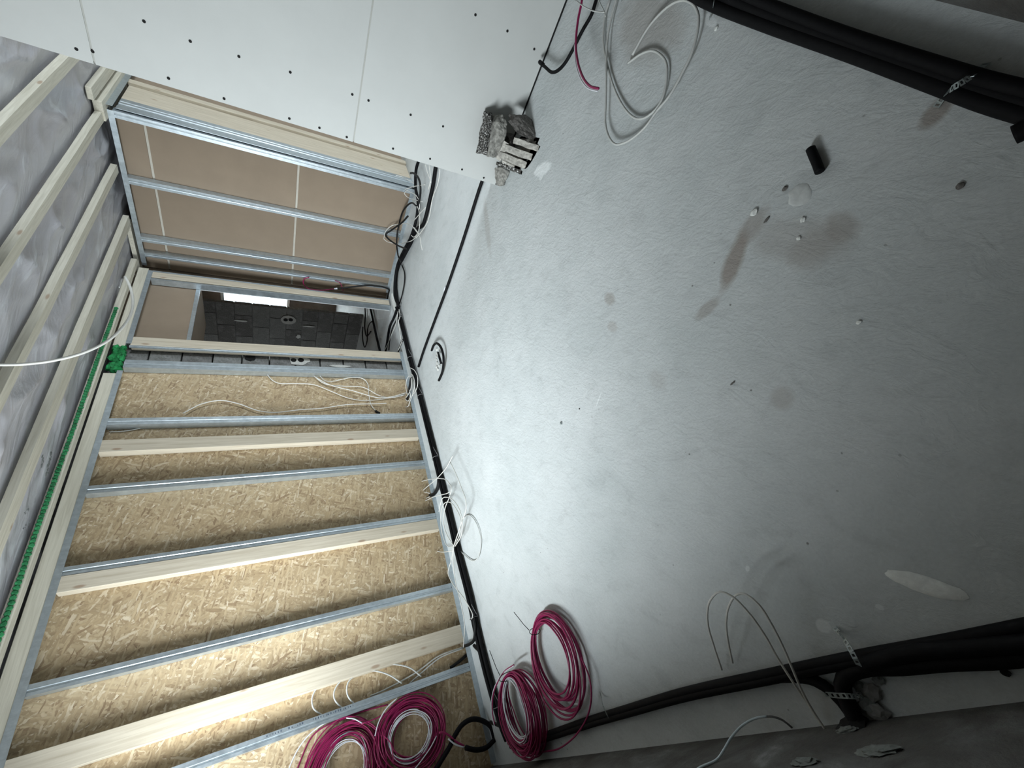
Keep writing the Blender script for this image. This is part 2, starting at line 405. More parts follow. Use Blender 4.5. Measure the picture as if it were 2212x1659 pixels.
def disc_on_x(u, v, x, ru, name, mat, parent, label=None, t=.004, squash=1, blob=0):
    p = on_x(u, v, x); n = 18; vs = []
    pr = []
    for k in range(n):
        a = 2 * math.pi * k / n; r = ru * (1 + blob * random.uniform(-1, 1))
        pr.append((p[1] + math.cos(a) * r, p[2] + math.sin(a) * r * squash))
    o = MB().prism(pr, 'x', x, x + t).build(name, mat, parent)
    if label: o['label'] = label
    return o
XP = OX - .009
disc_on_x(541, 773, XP, .045, 'cable_hole', 'dark', wl, t=.004, squash=1.15, blob=.08)
disc_on_x(645, 778, XP, .085, 'filler_patch', 'ring', wl, t=.004, squash=1.3, blob=.22)
disc_on_x(634, 778, XP + .003, .030, 'socket_hole', 'dark', wl, t=.003)
disc_on_x(650, 778, XP + .003, .032, 'socket_hole', 'dark', wl, t=.003)
disc_on_x(735, 791, XP, .020, 'mortar_smear', 'ring', wl, t=.003, squash=6, blob=.15)

# ---------------------------------------------------------------- far partition (bare back of plasterboard) and end wall
wf = thing('wall_far', (-3.1, YW + .08, 0), kind='structure')
zz = [0.01, 1.287, 2.60, 2.90]
for k in range(3):
    MB().box(-4.0, -2.29, YW + .077, YW + .09, zz[k] + (.011 if k else 0), min(zz[k + 1] - .011, 2.833)).build('plasterboard', 'gyp_back', wf)
MB().box(-4.0, -2.29, YW + .0905, YW + .103, 0, 2.833).build('joint_paper', 'pale_paper', wf)
# end wall running on from the partition
tag(MB().box(-2.40, -2.28, YW + .80, 9.8, 0, 3.0).build('wall_inner', 'gyp_back'), kind='structure')
# shell of the rooms beyond
tag(MB().box(-2.28, 3.9, 7.6, 7.8, 0, 3.0).build('wall_corridor', 'gyp'), kind='structure')
tag(MB().box(3.5, 3.7, 3.17, 7.6, 0, 3.0).build('wall_corridor_end', 'gyp'), kind='structure')
tag(MB().box(XC + .3, 3.7, 3.0, 3.17, 0, 3.0).build('wall_corridor_side', 'gyp'), kind='structure')
tag(MB().box(-4.16, -4.02, YW + .0, 9.8, 0, 3.0).build('wall_divider', 'gyp_back'), kind='structure')
tag(MB().box(-9.2, -4.12, 3.6, 3.9, 0, 3.0).build('wall_side', 'mortar'), kind='structure')
tag(MB().box(-9.2, -9.0, 3.9, 9.8, 0, 3.0).build('wall_outer', 'mortar'), kind='structure')
# block wall of the room behind the doorway
ws = thing('wall_block', (-6.6, 6.4, 0), kind='structure')
MB().box(-9.0, -5.442, 6.412, 6.455, 0, 2.9).build('mortar_bed', 'mortar', ws)
bp = None
for r in range(11):
    for c in range(4):
        x1 = -5.43 - c * .5 + (.25 if r % 2 else 0); x0 = x1 - .488
        x1 = min(x1, -5.43)
        if x1 <= x0: continue
        z0 = r * .26; z1 = min(z0 + .247, 2.9)
        MB().box(x0, x1, 6.40 + random.uniform(-.003, .003), 6.46, z0, z1).build('block', 'block', ws)
def disc_on_y(u, v, y, r, name, mat, parent, t=.004, sq=1, blob=0):
    p = on_y(u, v, y); n = 18
    pr = [(p[0] + math.cos(2 * math.pi * k / n) * r * (1 + blob * random.uniform(-1, 1)), p[2] + math.sin(2 * math.pi * k / n) * r * sq * (1 + blob * random.uniform(-1, 1))) for k in range(n)]
    return MB().prism(pr, 'y', y, y - t).build(name, mat, parent)
disc_on_y(623, 691, 6.394, .105, 'filler_patch', 'ring', ws, sq=1.15, blob=.05)
disc_on_y(617, 691, 6.389, .036, 'socket_hole', 'dark', ws, t=.003)
disc_on_y(628, 691, 6.389, .036, 'socket_hole', 'dark', ws, t=.003)
disc_on_y(520, 693, 6.394, .02, 'mortar_smear', 'wsplat', ws, sq=5, blob=.2)
disc_on_y(667, 705, 6.394, .016, 'mortar_smear', 'wsplat', ws, sq=7, blob=.2)
disc_on_y(645, 727, 6.394, .045, 'mortar_smear', 'wsplat', ws, blob=.3)
# far outer wall with a tall window
b = MB(); FX0, FX1, FZ0, FZ1 = -8.35, -6.8, 1.14, 2.62
b.box(-9.2, FX0, 9.6, 9.9, 0, 3.0).box(FX1, -2.2, 9.6, 9.9, 0, 3.0).box(FX0, FX1, 9.6, 9.9, 0, FZ0).box(FX0, FX1, 9.6, 9.9, FZ1, 3.0)
tag(b.build('wall_end', 'brownw'), kind='structure')
wn = thing('window_2', (-7.4, 9.75, FZ0), kind='structure'); b = MB()
b.box(FX0, FX0 + .05, 9.72, 9.78, FZ0, FZ1).box(FX1 - .05, FX1, 9.72, 9.78, FZ0, FZ1).box(FX0, FX1, 9.72, 9.78, FZ0, FZ0 + .05).box(FX0, FX1, 9.72, 9.78, FZ1 - .05, FZ1)
b.build('window_frame', 'frame', wn)
g = NT('window_glass'); g.b.inputs['Transmission Weight'].default_value = 1; g.done((.95, 1, 1), .02); g.b.inputs['IOR'].default_value = 1.05
MB().box(FX0 + .05, FX1 - .05, 9.745, 9.75, FZ0 + .05, FZ1 - .05).build('pane', g.m, wn)

# ---------------------------------------------------------------- ceiling: film with battens
ce = thing('ceiling', (-1.5, 2.5, ZC), kind='structure')
nx, ny = 150, 230; X0, X1, Y0, Y1 = -4.3, -1.2, YD - .05, 7.4
xs = np.linspace(X0, X1, nx); ys = np.linspace(Y0, Y1, ny); vs = []
BX = [-3.805, -3.325, -2.785, -2.275, -1.74]
for y in ys:
    for x in xs:
        d = min(abs(x - c) for c in BX); sag = min(1, max(0, (d - .03) / .2))
        q = Vector((x * 1.5 + y * .4, y * .75 - x * .3, 0))
        a = 1 - abs(mnoise.noise(q * 1.6)) * 2; bq = 1 - abs(mnoise.noise(q * 3.9 + Vector((4, 2, 1)))) * 2
        zf = .034 * max(0, a) ** 3 + .014 * max(0, bq) ** 2
        vs.append((x, y, ZC + .02 - sag * zf + .012 * mnoise.noise(q * .9)))
fm = MB(); fm.sm = True
fm.add(vs, [(j * nx + i, (j + 1) * nx + i, (j + 1) * nx + i + 1, j * nx + i + 1) for j in range(ny - 1) for i in range(nx - 1)])
fm.build('film', 'film', ce)
MB().box(-9.2, 3.9, -1.2, 10.2, 3.0, 3.1).build('deck', 'gyp_back', ce)
for k, (x0, x1, y1) in enumerate(((-3.40, -3.29, 5.14), (-2.82, -2.745, 5.14), (-2.315, -2.24, 5.14), (-1.778, -1.70, 7.0))):
    b = MB(); n = 14; yy = np.linspace(YD, y1, n); vs = []
    for i, y in enumerate(yy):
        j = random.uniform(-.004, .004)
        vs += [(x0 + j, y, 2.85), (x1 + j, y, 2.85), (x1 + j, y, 2.897), (x0 + j, y, 2.897)]
    fs = [(i * 4 + q, i * 4 + (q + 1) % 4, (i + 1) * 4 + (q + 1) % 4, (i + 1) * 4 + q) for i in range(n - 1) for q in range(4)] + [(3, 2, 1, 0), tuple(range((n - 1) * 4, n * 4))]
    b.add(vs, fs).build('batten', 'wood_y', ce)
MB().box(-3.842, -3.768, YD, 5.05, 2.842, 2.895).build('batten', 'wood_y', ce, bevel=.006)
MB().box(-4.0, XA, YD, 3.40, 2.747, 2.836).build('wall_plate', 'wood_y', ce, bevel=.003)
MB().box(-4.0, XA, 3.76, 5.02, 2.747, 2.836).build('wall_plate', 'wood_y', ce, bevel=.003)
MB().box(-2.12, -2.02, 4.97, 6.7, 2.86, 2.90).build('short_beam', 'wood_y', ce, bevel=.003)
MB().box(-2.315, -2.15, 5.06, 6.7, 2.835, 2.90).build('short_beam', 'wood_y', ce, bevel=.003)
MB().box(-4.1, -3.4, YW + .0, YW + .10, 2.86, 2.90).build('wall_plate', 'wood_y', ce)

# green foam
def blobmesh(cx, cy, cz, sx, sy, sz, seed, amp=.35, sub=3, fr=6):
    bm = bmesh.new(); bmesh.ops.create_icosphere(bm, subdivisions=sub, radius=1)
    for v in bm.verts:
        n = v.co.normalized(); k = 1 + amp * mnoise.noise(n * fr * .4 + Vector((seed, seed * 2, 0))) + amp * .5 * mnoise.noise(n * fr + Vector((0, seed, 3)))
        v.co = Vector((n.x * sx * k, n.y * sy * k, n.z * sz * k))
    vs = [(v.co.x + cx, v.co.y + cy, v.co.z + cz) for v in bm.verts]; fs = [tuple(x.index for x in f.verts) for f in bm.faces]; bm.free(); return vs, fs
b = MB()
for k in range(46):
    y = random.uniform(3.47, 3.76); zc = random.uniform(2.745, 2.835)
    b.add(*blobmesh(XA - .045 + random.uniform(-.02, .03), y, zc, .035, .035, .028, k, .4, 1))
tag(b.build('foam_block', 'green', None), 'bright green expanding foam plug stuffed between roof timber and top of block pier', 'foam')
b = MB()
for k in range(150):
    y = YD + .1 + (k / 150) * 4.5; thick = max(.007, .021 + .018 * mnoise.noise(Vector((y * 1.7, 3, 1))))
    b.add(*blobmesh(-3.758 + .004 * math.sin(y * 4), y, 2.866, thick * .8, .022, .017, k, .3, 1))
tag(b.build('foam_bead', 'green_l', None), 'thin green foam bead along the film edge above the strand board wall', 'foam')

# ---------------------------------------------------------------- stud frames
def u_profile(flip=1):
    return None
def stud_metal(yf0, yf1, label, z0=.012, z1=2.715, depthm=.072, lip=True, par=None, name='metal_stud'):
    """C-stud, front flange on plane x=XA, web on its low-y side"""
    t = thing(name, (XA - .03, (yf0 + yf1) / 2, z0), label, 'stud') if par is None else par
    w_ = yf1 - yf0; th = .0025; g = .10 * w_
    # front flange with pressed groove
    x = XA; q = [(x, yf0), (x, yf0 + .30 * w_), (x - .004, yf0 + .36 * w_), (x - .004, yf0 + .50 * w_), (x, yf0 + .56 * w_), (x, yf1), (x - th, yf1), (x - th, yf0 + .58 * w_), (x - .004 - th, yf0 + .52 * w_), (x - .004 - th, yf0 + .34 * w_), (x - th, yf0 + .28 * w_), (x - th, yf0)]
    MB().prism(q, 'z', z0, z1).build('flange', 'metal', t)
    MB().box(x - depthm, x - th, yf0, yf0 + th, z0, z1).build('web', 'metal', t)
    MB().box(x - depthm, x - depthm + th, yf0 + th, yf1, z0, z1).build('back_flange', 'metal', t)
    MB().box(x - .012, x - th, yf1 - th, yf1, z0, z1).build('lip', 'metal', t)
    return t
def stud_wood(y0, y1, label, z0=.03, z1=2.71, x0=None):
    o = MB().box(XA - .074 if x0 is None else x0, XA + .002, y0, y1, z0, z1).build('wooden_stud', 'wood_z', None, bevel=.002)
    return tag(o, label, 'stud')
s1 = stud_metal(.232, .289, 'galvanized metal stud with faint printed marks, nearest stud, crossing above the two magenta wire coils')
stud_metal(.865, .927, 'galvanized metal stud standing alone between the second and third wooden stud from the camera')
stud_metal(1.553, 1.613, 'galvanized metal stud touching the far side of a wooden stud')
stud_metal(2.165, 2.232, 'galvanized metal stud between two wooden studs, in the middle of the strand board wall')
stud_metal(2.807, 2.878, 'galvanized metal stud just before the loose white cables near the block pier')
stud_metal(3.475, 3.575, 'wide double-ridged metal stud where the strand board meets the block pier')
stud_metal(3.745, 3.772, 'narrow metal channel edge between the block pier and the doorway timber', depthm=.012)
stud_wood(.447, .578, 'pale wide wooden stud nearest the camera on the strand board wall')
stud_wood(1.442, 1.551, 'pale wooden stud with a metal stud against its far side')
stud_wood(2.535, 2.652, 'pale wooden stud farthest along the strand board wall, nearest the block pier')
stud_wood(3.774, 3.89, 'pale wooden door jamb on the near side of the doorway')
# faint ink print on the nearest stud: rows of short strokes, too small to read
b = MB()
for k in range(34):
    if random.random() < .22: continue
    zc = .95 + k * .016
    b.box(XA + .0004, XA + .0009, .272, .272 + random.choice([.008, .011]), zc, zc + random.choice([.003, .006, .009]))
b.build('printed_marks', 'ink', s1)['kind'] = 'stuff'
# smudged illegible print on the film
b = MB()
def strokes(u0, v0, u1, v1, n, wob, r):
    for k in range(n):
        f = (k + .5) / n; p = on_z(u0 + (u1 - u0) * f + random.uniform(-wob, wob), v0 + (v1 - v0) * f + random.uniform(-wob, wob), 2.868)
        b.add(*blobmesh(p[0], p[1], p[2], r * random.uniform(.6, 1.3), r * random.uniform(.6, 1.6), .0015, k, .5, 1))
strokes(110, 978, 100, 1030, 15, 2.5, .012); strokes(92, 985, 92, 1012, 9, 2.5, .009); strokes(60, 1098, 52, 1112, 6, 2.5, .006); strokes(64, 1128, 54, 1140, 8, 4, .006)
b.build('printed_marks', 'ink_l', ce)['kind'] = 'stuff'

def track(x, y0, y1, z, up, label, name, h=.04):
    t = thing(name, (x - .037, (y0 + y1) / 2, z), label, 'rail')
    s = 1 if up else -1; zz = sorted((z, z + s * h)); zb = sorted((z, z + s * .002))
    MB().box(x, x + .0025, y0, y1, zz[0], zz[1]).build('front_flange', 'metal', t)
    MB().box(x - .078, x - .0755, y0, y1, zz[0], zz[1]).build('back_flange', 'metal', t) if False else None
    MB().box(x - .0745, x, y0, y1, zb[0], zb[1]).build('base', 'metal', t)
    return t
track(XA + .0025, YD + .02, 3.90, .001, True, 'galvanized metal floor rail carrying the studs of the strand board wall', 'floor_rail', .042)
track(XA + .0025, YD + .02, 3.43, 2.745, False, 'galvanized metal top rail over the strand board wall', 'ceiling_rail', .042)
track(XA + .0025, 3.79, 4.98, 2.745, False, 'short galvanized metal top rail over the doorway', 'ceiling_rail', .042)

# far jamb of the doorway
t = thing('door_jamb', (XA - .03, 4.86, 0), 'far doorway jamb of pale timber faced with dark and bright metal channel', 'jamb')
MB().box(XA - .07, XA + .003, 4.868, 4.965, .03, 2.705).build('timber', 'wood_z', t, bevel=.002)
MB().box(XA - .005, XA + .001, 4.968, 4.99, .02, 2.705).build('back_channel', 'metal', t)
q = [(XA, 4.832), (XA, 4.846), (XA - .006, 4.850), (XA - .006, 4.860), (XA - .009, 4.860), (XA - .009, 4.846), (XA - .003, 4.843), (XA - .003, 4.835), (XA - .075, 4.835), (XA - .075, 4.86), (XA - .078, 4.86), (XA - .078, 4.832)]
MB().prism(q, 'z', .02, 2.705).build('channel', 'metal', t)
MB().box(XA - .082, XA - .0785, 4.828, 4.86, .02, 2.27).build('edge_lip', 'frame', t)
# header boxing above the doorway
hd = thing('door_header', (-4.3, 4.3, 2.27), 'bare brown plasterboard boxing above the doorway with a downstand', 'header')
MB().box(-3.962, -3.95, 3.90, 4.98, 2.27, 2.90).build('face_board', 'gyp_back', hd)
MB().box(-4.65, -3.9625, 3.902, 4.98, 2.27, 2.283).build('underside_board', 'gyp_back', hd)
MB().box(-3.952, -3.938, 3.90, 4.83, 2.262, 2.30).build('edge_rail', 'metal', hd)

# floor threshold block between jamb and corner
tag(MB().add(*blobmesh(-3.76, 4.80, .0, .055, .20, .02, 5, .25, 3)).build('mortar_lump', 'wsplat'), 'pale mortar lump on floor at foot of the far doorway jamb', 'mortar')

# studs of the far partition (front plane y=YW)
def stud_far(x0, x1, label, z0=.03, z1=2.80):
    t = thing('metal_stud', ((x0 + x1) / 2, YW + .03, z0), label, 'stud'); w_ = x1 - x0; th = .0025; y = YW
    q = [(x0, y), (x0 + .4 * w_, y), (x0 + .46 * w_, y + .006), (x0 + .6 * w_, y + .006), (x0 + .66 * w_, y), (x1, y), (x1, y + th), (x0, y + th + .004)]
    MB().prism(q, 'z', z0, z1).build('flange', 'metal', t)
    MB().box(x0, x1, y + .068, y + .0705, z0, z1).build('back_flange', 'metal', t)
    MB().box(x1 - th, x1, y + th, y + .068, z0, z1).build('web', 'metal', t)
    return t
stud_far(-2.93, -2.862, 'slim galvanized stud alone in the middle of the bare brown partition')
stud_far(-3.60, -3.535, 'galvanized stud on the brown partition, second from the doorway corner')
stud_far(-3.80, -3.745, 'galvanized stud on the brown partition next to the doorway corner')
stud_far(-2.30, -2.238, 'galvanized end stud closing the right edge of the brown partition')
t = thing('floor_rail', (-3.1, YW, 0), 'galvanized floor rail under the brown partition behind the black cables', 'rail')
MB().box(-3.86, -2.235, YW - .003, YW - .0005, .001, .045).build('front_flange', 'metal', t); MB().box(-3.86, -2.235, YW, YW + .074, .001, .003).build('base', 'metal', t)
t = thing('ceiling_rail', (-3.1, YW, 2.8), 'galvanized top rail over the brown partition under the battens', 'rail')
MB().box(-3.92, -2.24, YW - .003, YW - .0005, 2.79, 2.835).build('front_flange', 'metal', t); MB().box(-3.92, -2.24, YW, YW + .074, 2.833, 2.835).build('base', 'metal', t)
# end of partition seen from the right: wide channel, timber post, edge timber
t = thing('end_channel', (-2.22, YW + .17, 0), 'wide galvanized channel stood on end behind the partition end stud, under the film', 'stud')
x = -2.222
q = [(x, YW + .03), (x, YW + .10), (x - .006, YW + .11), (x - .006, YW + .15), (x, YW + .16), (x, YW + .19), (x - .006, YW + .20), (x, YW + .21), (x, YW + .27), (x - .004, YW + .27), (x - .012, YW + .15), (x - .004, YW + .03)]
MB().prism(q, 'z', .0, 2.78).build('web', 'metal', t)
tag(MB().box(-2.275, -2.235, YW + .28, YW + .66, .0, 2.79).build('timber_post', 'wood_z', None, bevel=.003), 'broad shaded timber board upright behind the wide galvanized channel', 'timber')
tag(MB().box(-2.275, -2.205, YW + .662, YW + .745, .0, 2.80).build('timber_post', 'wood_z', None, bevel=.006), 'narrow bright upright timber edge behind the broad shaded timber board', 'timber')
t = thing('ceiling_rail', (-2.2, 5.6, 2.8), 'short dark metal top rail over the wide channel and posts', 'rail')
MB().box(-2.20, -2.197, YW + .0, 6.3, 2.79, 2.84).build('front_flange', 'metal', t); MB().box(-2.278, -2.20, YW + .11, 6.3, 2.83, 2.833).build('base', 'metal', t)

# ---------------------------------------------------------------- cables
def to3(pts, h, plane='z', px=None):
    """pts in photo pixels -> points on a real plane; optional third value = height above floor"""
    out = []
    for p in pts:
        if plane == 'z':
            q = on_z(p[0], p[1], p[2] if len(p) > 2 else h)
            if -3.84 < q[0] < -2.20 and q[1] > YW - .035: q = on_y(p[0], p[1], YW - .035)   # keeps loops in front of the partition
            out.append(q)
        elif plane == 'x': out.append(on_x(p[0], p[1], (p[2] if len(p) > 2 else h)))
        elif plane == 'y': out.append(on_y(p[0], p[1], (p[2] if len(p) > 2 else h)))
    return out
def cable(name, pts, r, mat, label, cat='cable', h=.02, plane='z', step=.02, seg=8, parent=None, group=None, floor=True, corr=0):
    P = smooth_path(to3(pts, h, plane), step)
    if floor:
        for p in P: p[2] = max(p[2], r + .001)
    o = MB().tube(P, r, seg, corr=corr).build(name, mat, parent)
    if parent is None: tag(o, label, cat, group)
    return o

# --- main bundle along the strand board wall
mainA = [(858, 664), (872, 716), (886, 775), (897, 815), (910, 866), (927, 935), (945, 1008), (972, 1120), (992, 1205), (1014, 1290), (1036, 1390), (1056, 1470), (1083, 1560), (1098, 1598)]
base = smooth_path(to3(mainA, .035), .03)
offs = [(-.026, .0), (.0, -.014), (.026, .001), (.0, .018)]
labs = ['black corrugated conduit on the wall side of the bundle beside the strand board wall', 'black corrugated conduit lying lowest in the bundle beside the strand board wall',
        'black corrugated conduit on the room side of the bundle beside the strand board wall', 'black corrugated conduit riding on top of the bundle beside the strand board wall']
for (dx, dz), lb in zip(offs, labs):
    P = [np.array((p[0] + dx, p[1], max(.0155, .033 + dz))) for p in base]
    Pc = smooth_path(P, .006) if False else P
    tag(MB().tube(Pc, .0145, 10).build('black_conduit', 'black'), lb, 'conduit')
def tie(i, tail, label):
    p = base[i]; q = [np.array((p[0] + .045 * math.cos(a), p[1], max(.003, .034 + .034 * math.sin(a)))) for a in np.linspace(-.6, math.pi + .6, 14)]
    b = MB(); b.tube(q, .0028, 5); e = q[0]
    b.tube([e, e + np.array([.02, .03, .02]), e + np.array([.035, .09, .045])], .0025, 5)
    tag(b.build('cable_tie', 'tie'), label, 'cable tie')
NB = len(base)
for k, (vv, lb) in enumerate(((690, 'grey cable tie on the black bundle beside the doorway, farthest of the ties'), (775, 'grey cable tie on the black bundle level with the doorway sill end'), (858, 'grey cable tie on the black bundle beside the wide double-ridged stud'),
                              (990, 'grey cable tie on the black bundle just before the tangle of white wires'), (1335, 'grey cable tie on the black bundle where small cables branch to the wall'), (1525, 'grey cable tie on the black bundle beside the smaller magenta coil'))):
    best = min(range(NB), key=lambda i: abs((CYP + F_PX * (WR.T @ (base[i] - CAMP))[1] / (WR.T @ (base[i] - CAMP))[2]) - vv))
    tie(best, 0, lb)
C = cable
C('black_conduit', [(860, 662), (857, 640), (855, 619), (856, 594), (861, 575), (869, 560), (879, 541), (888, 524), (895, 505), (903, 493)], .022, 'black', 'thick black conduit bundle curving round the corner in front of the brown partition', 'conduit', h=.03)
C('black_conduit', [(903, 493), (914, 485), (920, 467), (925, 447), (930, 425), (935.5, 399), (941, 362), (947, 335)], .021, 'black', 'straight black conduit running on behind the white wall end, right of the tangle', 'conduit', h=.03)
C('black_conduit', [(862, 662), (853, 640), (853, 610), (858, 575), (873, 540), (888, 511), (899, 475), (903, 438), (897.5, 402), (899, 366), (905, 345)], .018, 'black', 'black conduit left of the tangle running up past the partition end', 'conduit', h=.05)
C('black_cable', [(904, 440), (908, 420), (908, 400), (904, 385), (893, 374), (887, 374)], .012, 'blackw', 'short black cable hook curling up beside the partition end channel', 'cable', h=.09)
C('black_cable', [(878, 538), (856, 528), (838, 515), (833, 507), (846, 497), (869, 480), (881, 467)], .011, 'blackw', 'thin black cable making a pointed loop in front of the brown partition', 'cable', h=.12)
C('black_cable', [(866, 566), (860, 552), (857, 528), (858, 505), (862, 484), (868, 462), (878, 446), (890, 438), (898, 444)], .010, 'blackw', 'thin black cable arching tall beside the pointed loop', 'cable', h=.10)
C('black_cable', [(868, 572), (874, 590), (874, 607), (869, 636), (862, 658)], .009, 'blackw', 'black cable bowing out onto the floor beside the corner bundle', 'cable', h=.02)
C('black_cable', [(855, 650), (843, 628), (831, 621), (810, 617.5), (797, 616.5), (767, 619), (728, 623.5)], .011, 'blackw', 'black cable leaning up across the brown partition with a white tip', 'cable', h=YW - .03, plane='y')
p = on_y(725, 624, YW - .03)
tag(MB().tube([on_y(729, 623.4, YW - .03), on_y(722, 624.3, YW - .03)], .013, 8).build('cable_sleeve', 'wwire'), 'white sleeve at the tip of the black cable on the brown partition', 'sleeve')
C('pink_wire', [(722, 624), (693, 627), (665, 623), (655, 611), (658, 602), (668, 599)], .007, 'pink', 'magenta wires bending in a hook from the white tip on the brown partition', 'wire', h=YW - .02, plane='y')
C('pink_wire', [(724, 606), (733, 610), (739, 620), (741, 630)], .005, 'pink', 'short magenta wire arc over the black cable on the brown partition', 'wire', h=YW - .02, plane='y')
# door area
C('black_conduit', [(798, 655), (802, 675), (805, 690), (813, 726), (821, 759)], .019, 'black', 'thick black conduit crossing the floor of the room behind the doorway', 'conduit', h=.03)
C('black_conduit', [(788, 662), (789, 680), (788, 708), (791, 725), (797, 722), (801, 716)], .011, 'black', 'black conduit hook with upturned end on the floor behind the doorway', 'conduit', h=.03)
C('black_conduit', [(784, 706), (783, 724), (785, 742), (788, 750), (793, 736), (794, 712), (798, 700), (804, 694)], .010, 'black', 'black conduit loop on the floor behind the doorway, left of the hook', 'conduit', h=.05)
C('black_conduit', [(859, 663), (851, 686), (842, 706), (838, 728), (836, 742), (832, 760)], .018, 'black', 'black conduit branching through the doorway from the corner bundle', 'conduit', h=.04)
C('black_cable', [(862, 668), (857, 690), (848, 708), (842, 735), (840, 757)], .009, 'blackw', 'thin black cable beside the branch through the doorway', 'cable', h=.05)
C('black_cable', [(873, 732), (868, 738), (864, 748), (860, 760)], .012, 'blackw', 'short black cable tucked from the bundle toward the near door jamb', 'cable', h=.03)
C('white_wire', [(860, 672), (855, 700), (846, 722), (838, 742), (829, 760)], .004, 'white', 'white wire following the branch through the doorway', 'wire', h=.08)
C('white_wire', [(862, 668), (864, 683), (861, 694), (863, 712), (866, 733)], .004, 'white', 'white wire squeezed along the bundle beside the doorway', 'wire', h=.09)
C('white_wire', [(869, 735), (864, 748), (858, 761)], .004, 'white', 'white wire following the short black cable at the near door jamb', 'wire', h=.05)
# tangle of white wires behind the end of the white wall
W = [([(829, 516), (833, 500), (846, 488), (865, 484), (888, 486), (898, 496), (905, 505)], 'white wire drawing an oval loop low beside the pointed black loop'),
     ([(829, 516), (836, 522), (855, 526), (875, 524), (892, 518), (902, 506)], 'lower half of the white oval wire loop beside the pointed black loop'),
     ([(873, 418), (878, 424), (888, 430), (905, 434), (912, 436)], 'white wire bulging sideways below the partition end channel'),
     ([(873, 418), (878, 412), (888, 416), (900, 424), (906, 438), (906, 452)], 'white wire rounding a small loop at the foot of the end channel'),
     ([(855, 379), (868, 382), (880, 388), (893, 396)], 'white wire rising onto the wide galvanized channel'),
     ([(874, 410), (890, 404), (905, 401), (918, 399)], 'white wire crossing the black conduits level with the end stud foot'),
     ([(886, 440), (893, 436), (901, 445), (906, 462), (907, 480), (904, 500), (894, 512), (888, 508)], 'white wire looping down between the two black conduits'),
     ([(893, 478), (903, 466), (912, 456), (919, 449)], 'white wire slanting from the bundle toward the floor behind the white wall'),
     ([(889, 486), (897, 497), (907, 512), (910, 530), (912, 540)], 'thin white wire ending on the bare floor by the corner bundle'),
     ([(950, 365), (949, 380), (945, 400), (937, 420), (932, 440), (929, 460), (923, 480), (912, 498), (898, 515)], 'long white wire following the straight black conduit on its right'),
     ([(919, 356), (923, 372), (928, 385), (931, 395)], 'white wire appearing from under the corner of the white wall'),
     ([(927, 358), (929, 375), (929, 395), (925, 410)], 'second white wire appearing from under the corner of the white wall')]
for k, (pp, lb) in enumerate(W): C('white_wire', pp, .0042, 'white', lb, 'wire', h=.06 + .006 * (k % 6))
# loops by the wide stud
W = [([(885, 794), (896, 801), (902, 815), (902, 832), (897, 846), (890, 853)], 'white wire loop lying widest across the black bundle by the wide stud'),
     ([(885, 806), (892, 812), (896, 830), (892, 850), (886, 866), (882, 877), (876, 879)], 'white wire loop passing down past the black cable end by the wide stud'),
     ([(880, 852), (877, 838), (878, 822), (884, 812), (889, 820), (888, 838), (882, 852), (876, 860)], 'narrow upright white wire ring by the wide stud'),
     ([(884, 842), (887, 855), (882, 866), (875, 862)], 'small white wire curl by the wide stud')]
for k, (pp, lb) in enumerate(W): C('white_wire', pp, .0042, 'white', lb, 'wire', h=.09 + .01 * k)
C('black_cable', [(888, 815), (884, 840), (880, 860), (876, 876), (868, 889), (862, 896)], .014, 'blackw', 'black cable end bent toward the strand board behind the white wire loops', 'cable', h=.05)
XW = OX + .02
C('black_cable', [(811, 887), (815, 890), (821, 893)], .012, 'blackw', 'tiny black cable sleeve on strand board where a white cable ends', 'cable', h=XW, plane='x', floor=False)
W = [([(576, 807), (588, 821), (603, 828), (637, 828.6), (678, 831), (716, 845.5), (750, 859), (784, 865.4), (814, 863.6), (843, 859), (876, 851)], 'longest white cable sagging over strand board from the wide stud to the bundle'),
     ([(690, 810.5), (701, 822), (716, 824), (740, 819), (762, 815), (784, 818), (794, 828.6), (797, 854.6), (802, 875), (811, 887)], 'white cable humping up then dropping to a black sleeve on the strand board'),
     ([(678, 812), (701, 828.6), (739, 834), (784, 836.5), (820, 854.6), (845, 859), (874, 853)], 'white cable nearly level across the strand board below the humped one'),
     ([(680, 814), (712, 831), (762, 844), (818, 859), (850, 856), (878, 848)], 'white cable sloping evenly across the strand board to the bundle'),
     ([(395, 893), (415, 882), (434, 873), (474.6, 865), (513, 871.5), (558, 887), (592, 891), (649, 885), (694, 882), (750, 874), (818, 872), (835, 871)], 'single long white cable waving low across the strand board above the lone stud')]
for k, (pp, lb) in enumerate(W): C('white_cable', pp, .0048, 'white', lb, 'cable', h=XW + .006 * k, plane='x', floor=False)
C('white_cable', [(236, 933), (262, 932), (290, 928), (330, 918)], .004, 'grey', 'short pale cable behind the stud near the top of the strand board', 'cable', h=OX + .012, plane='x', floor=False)
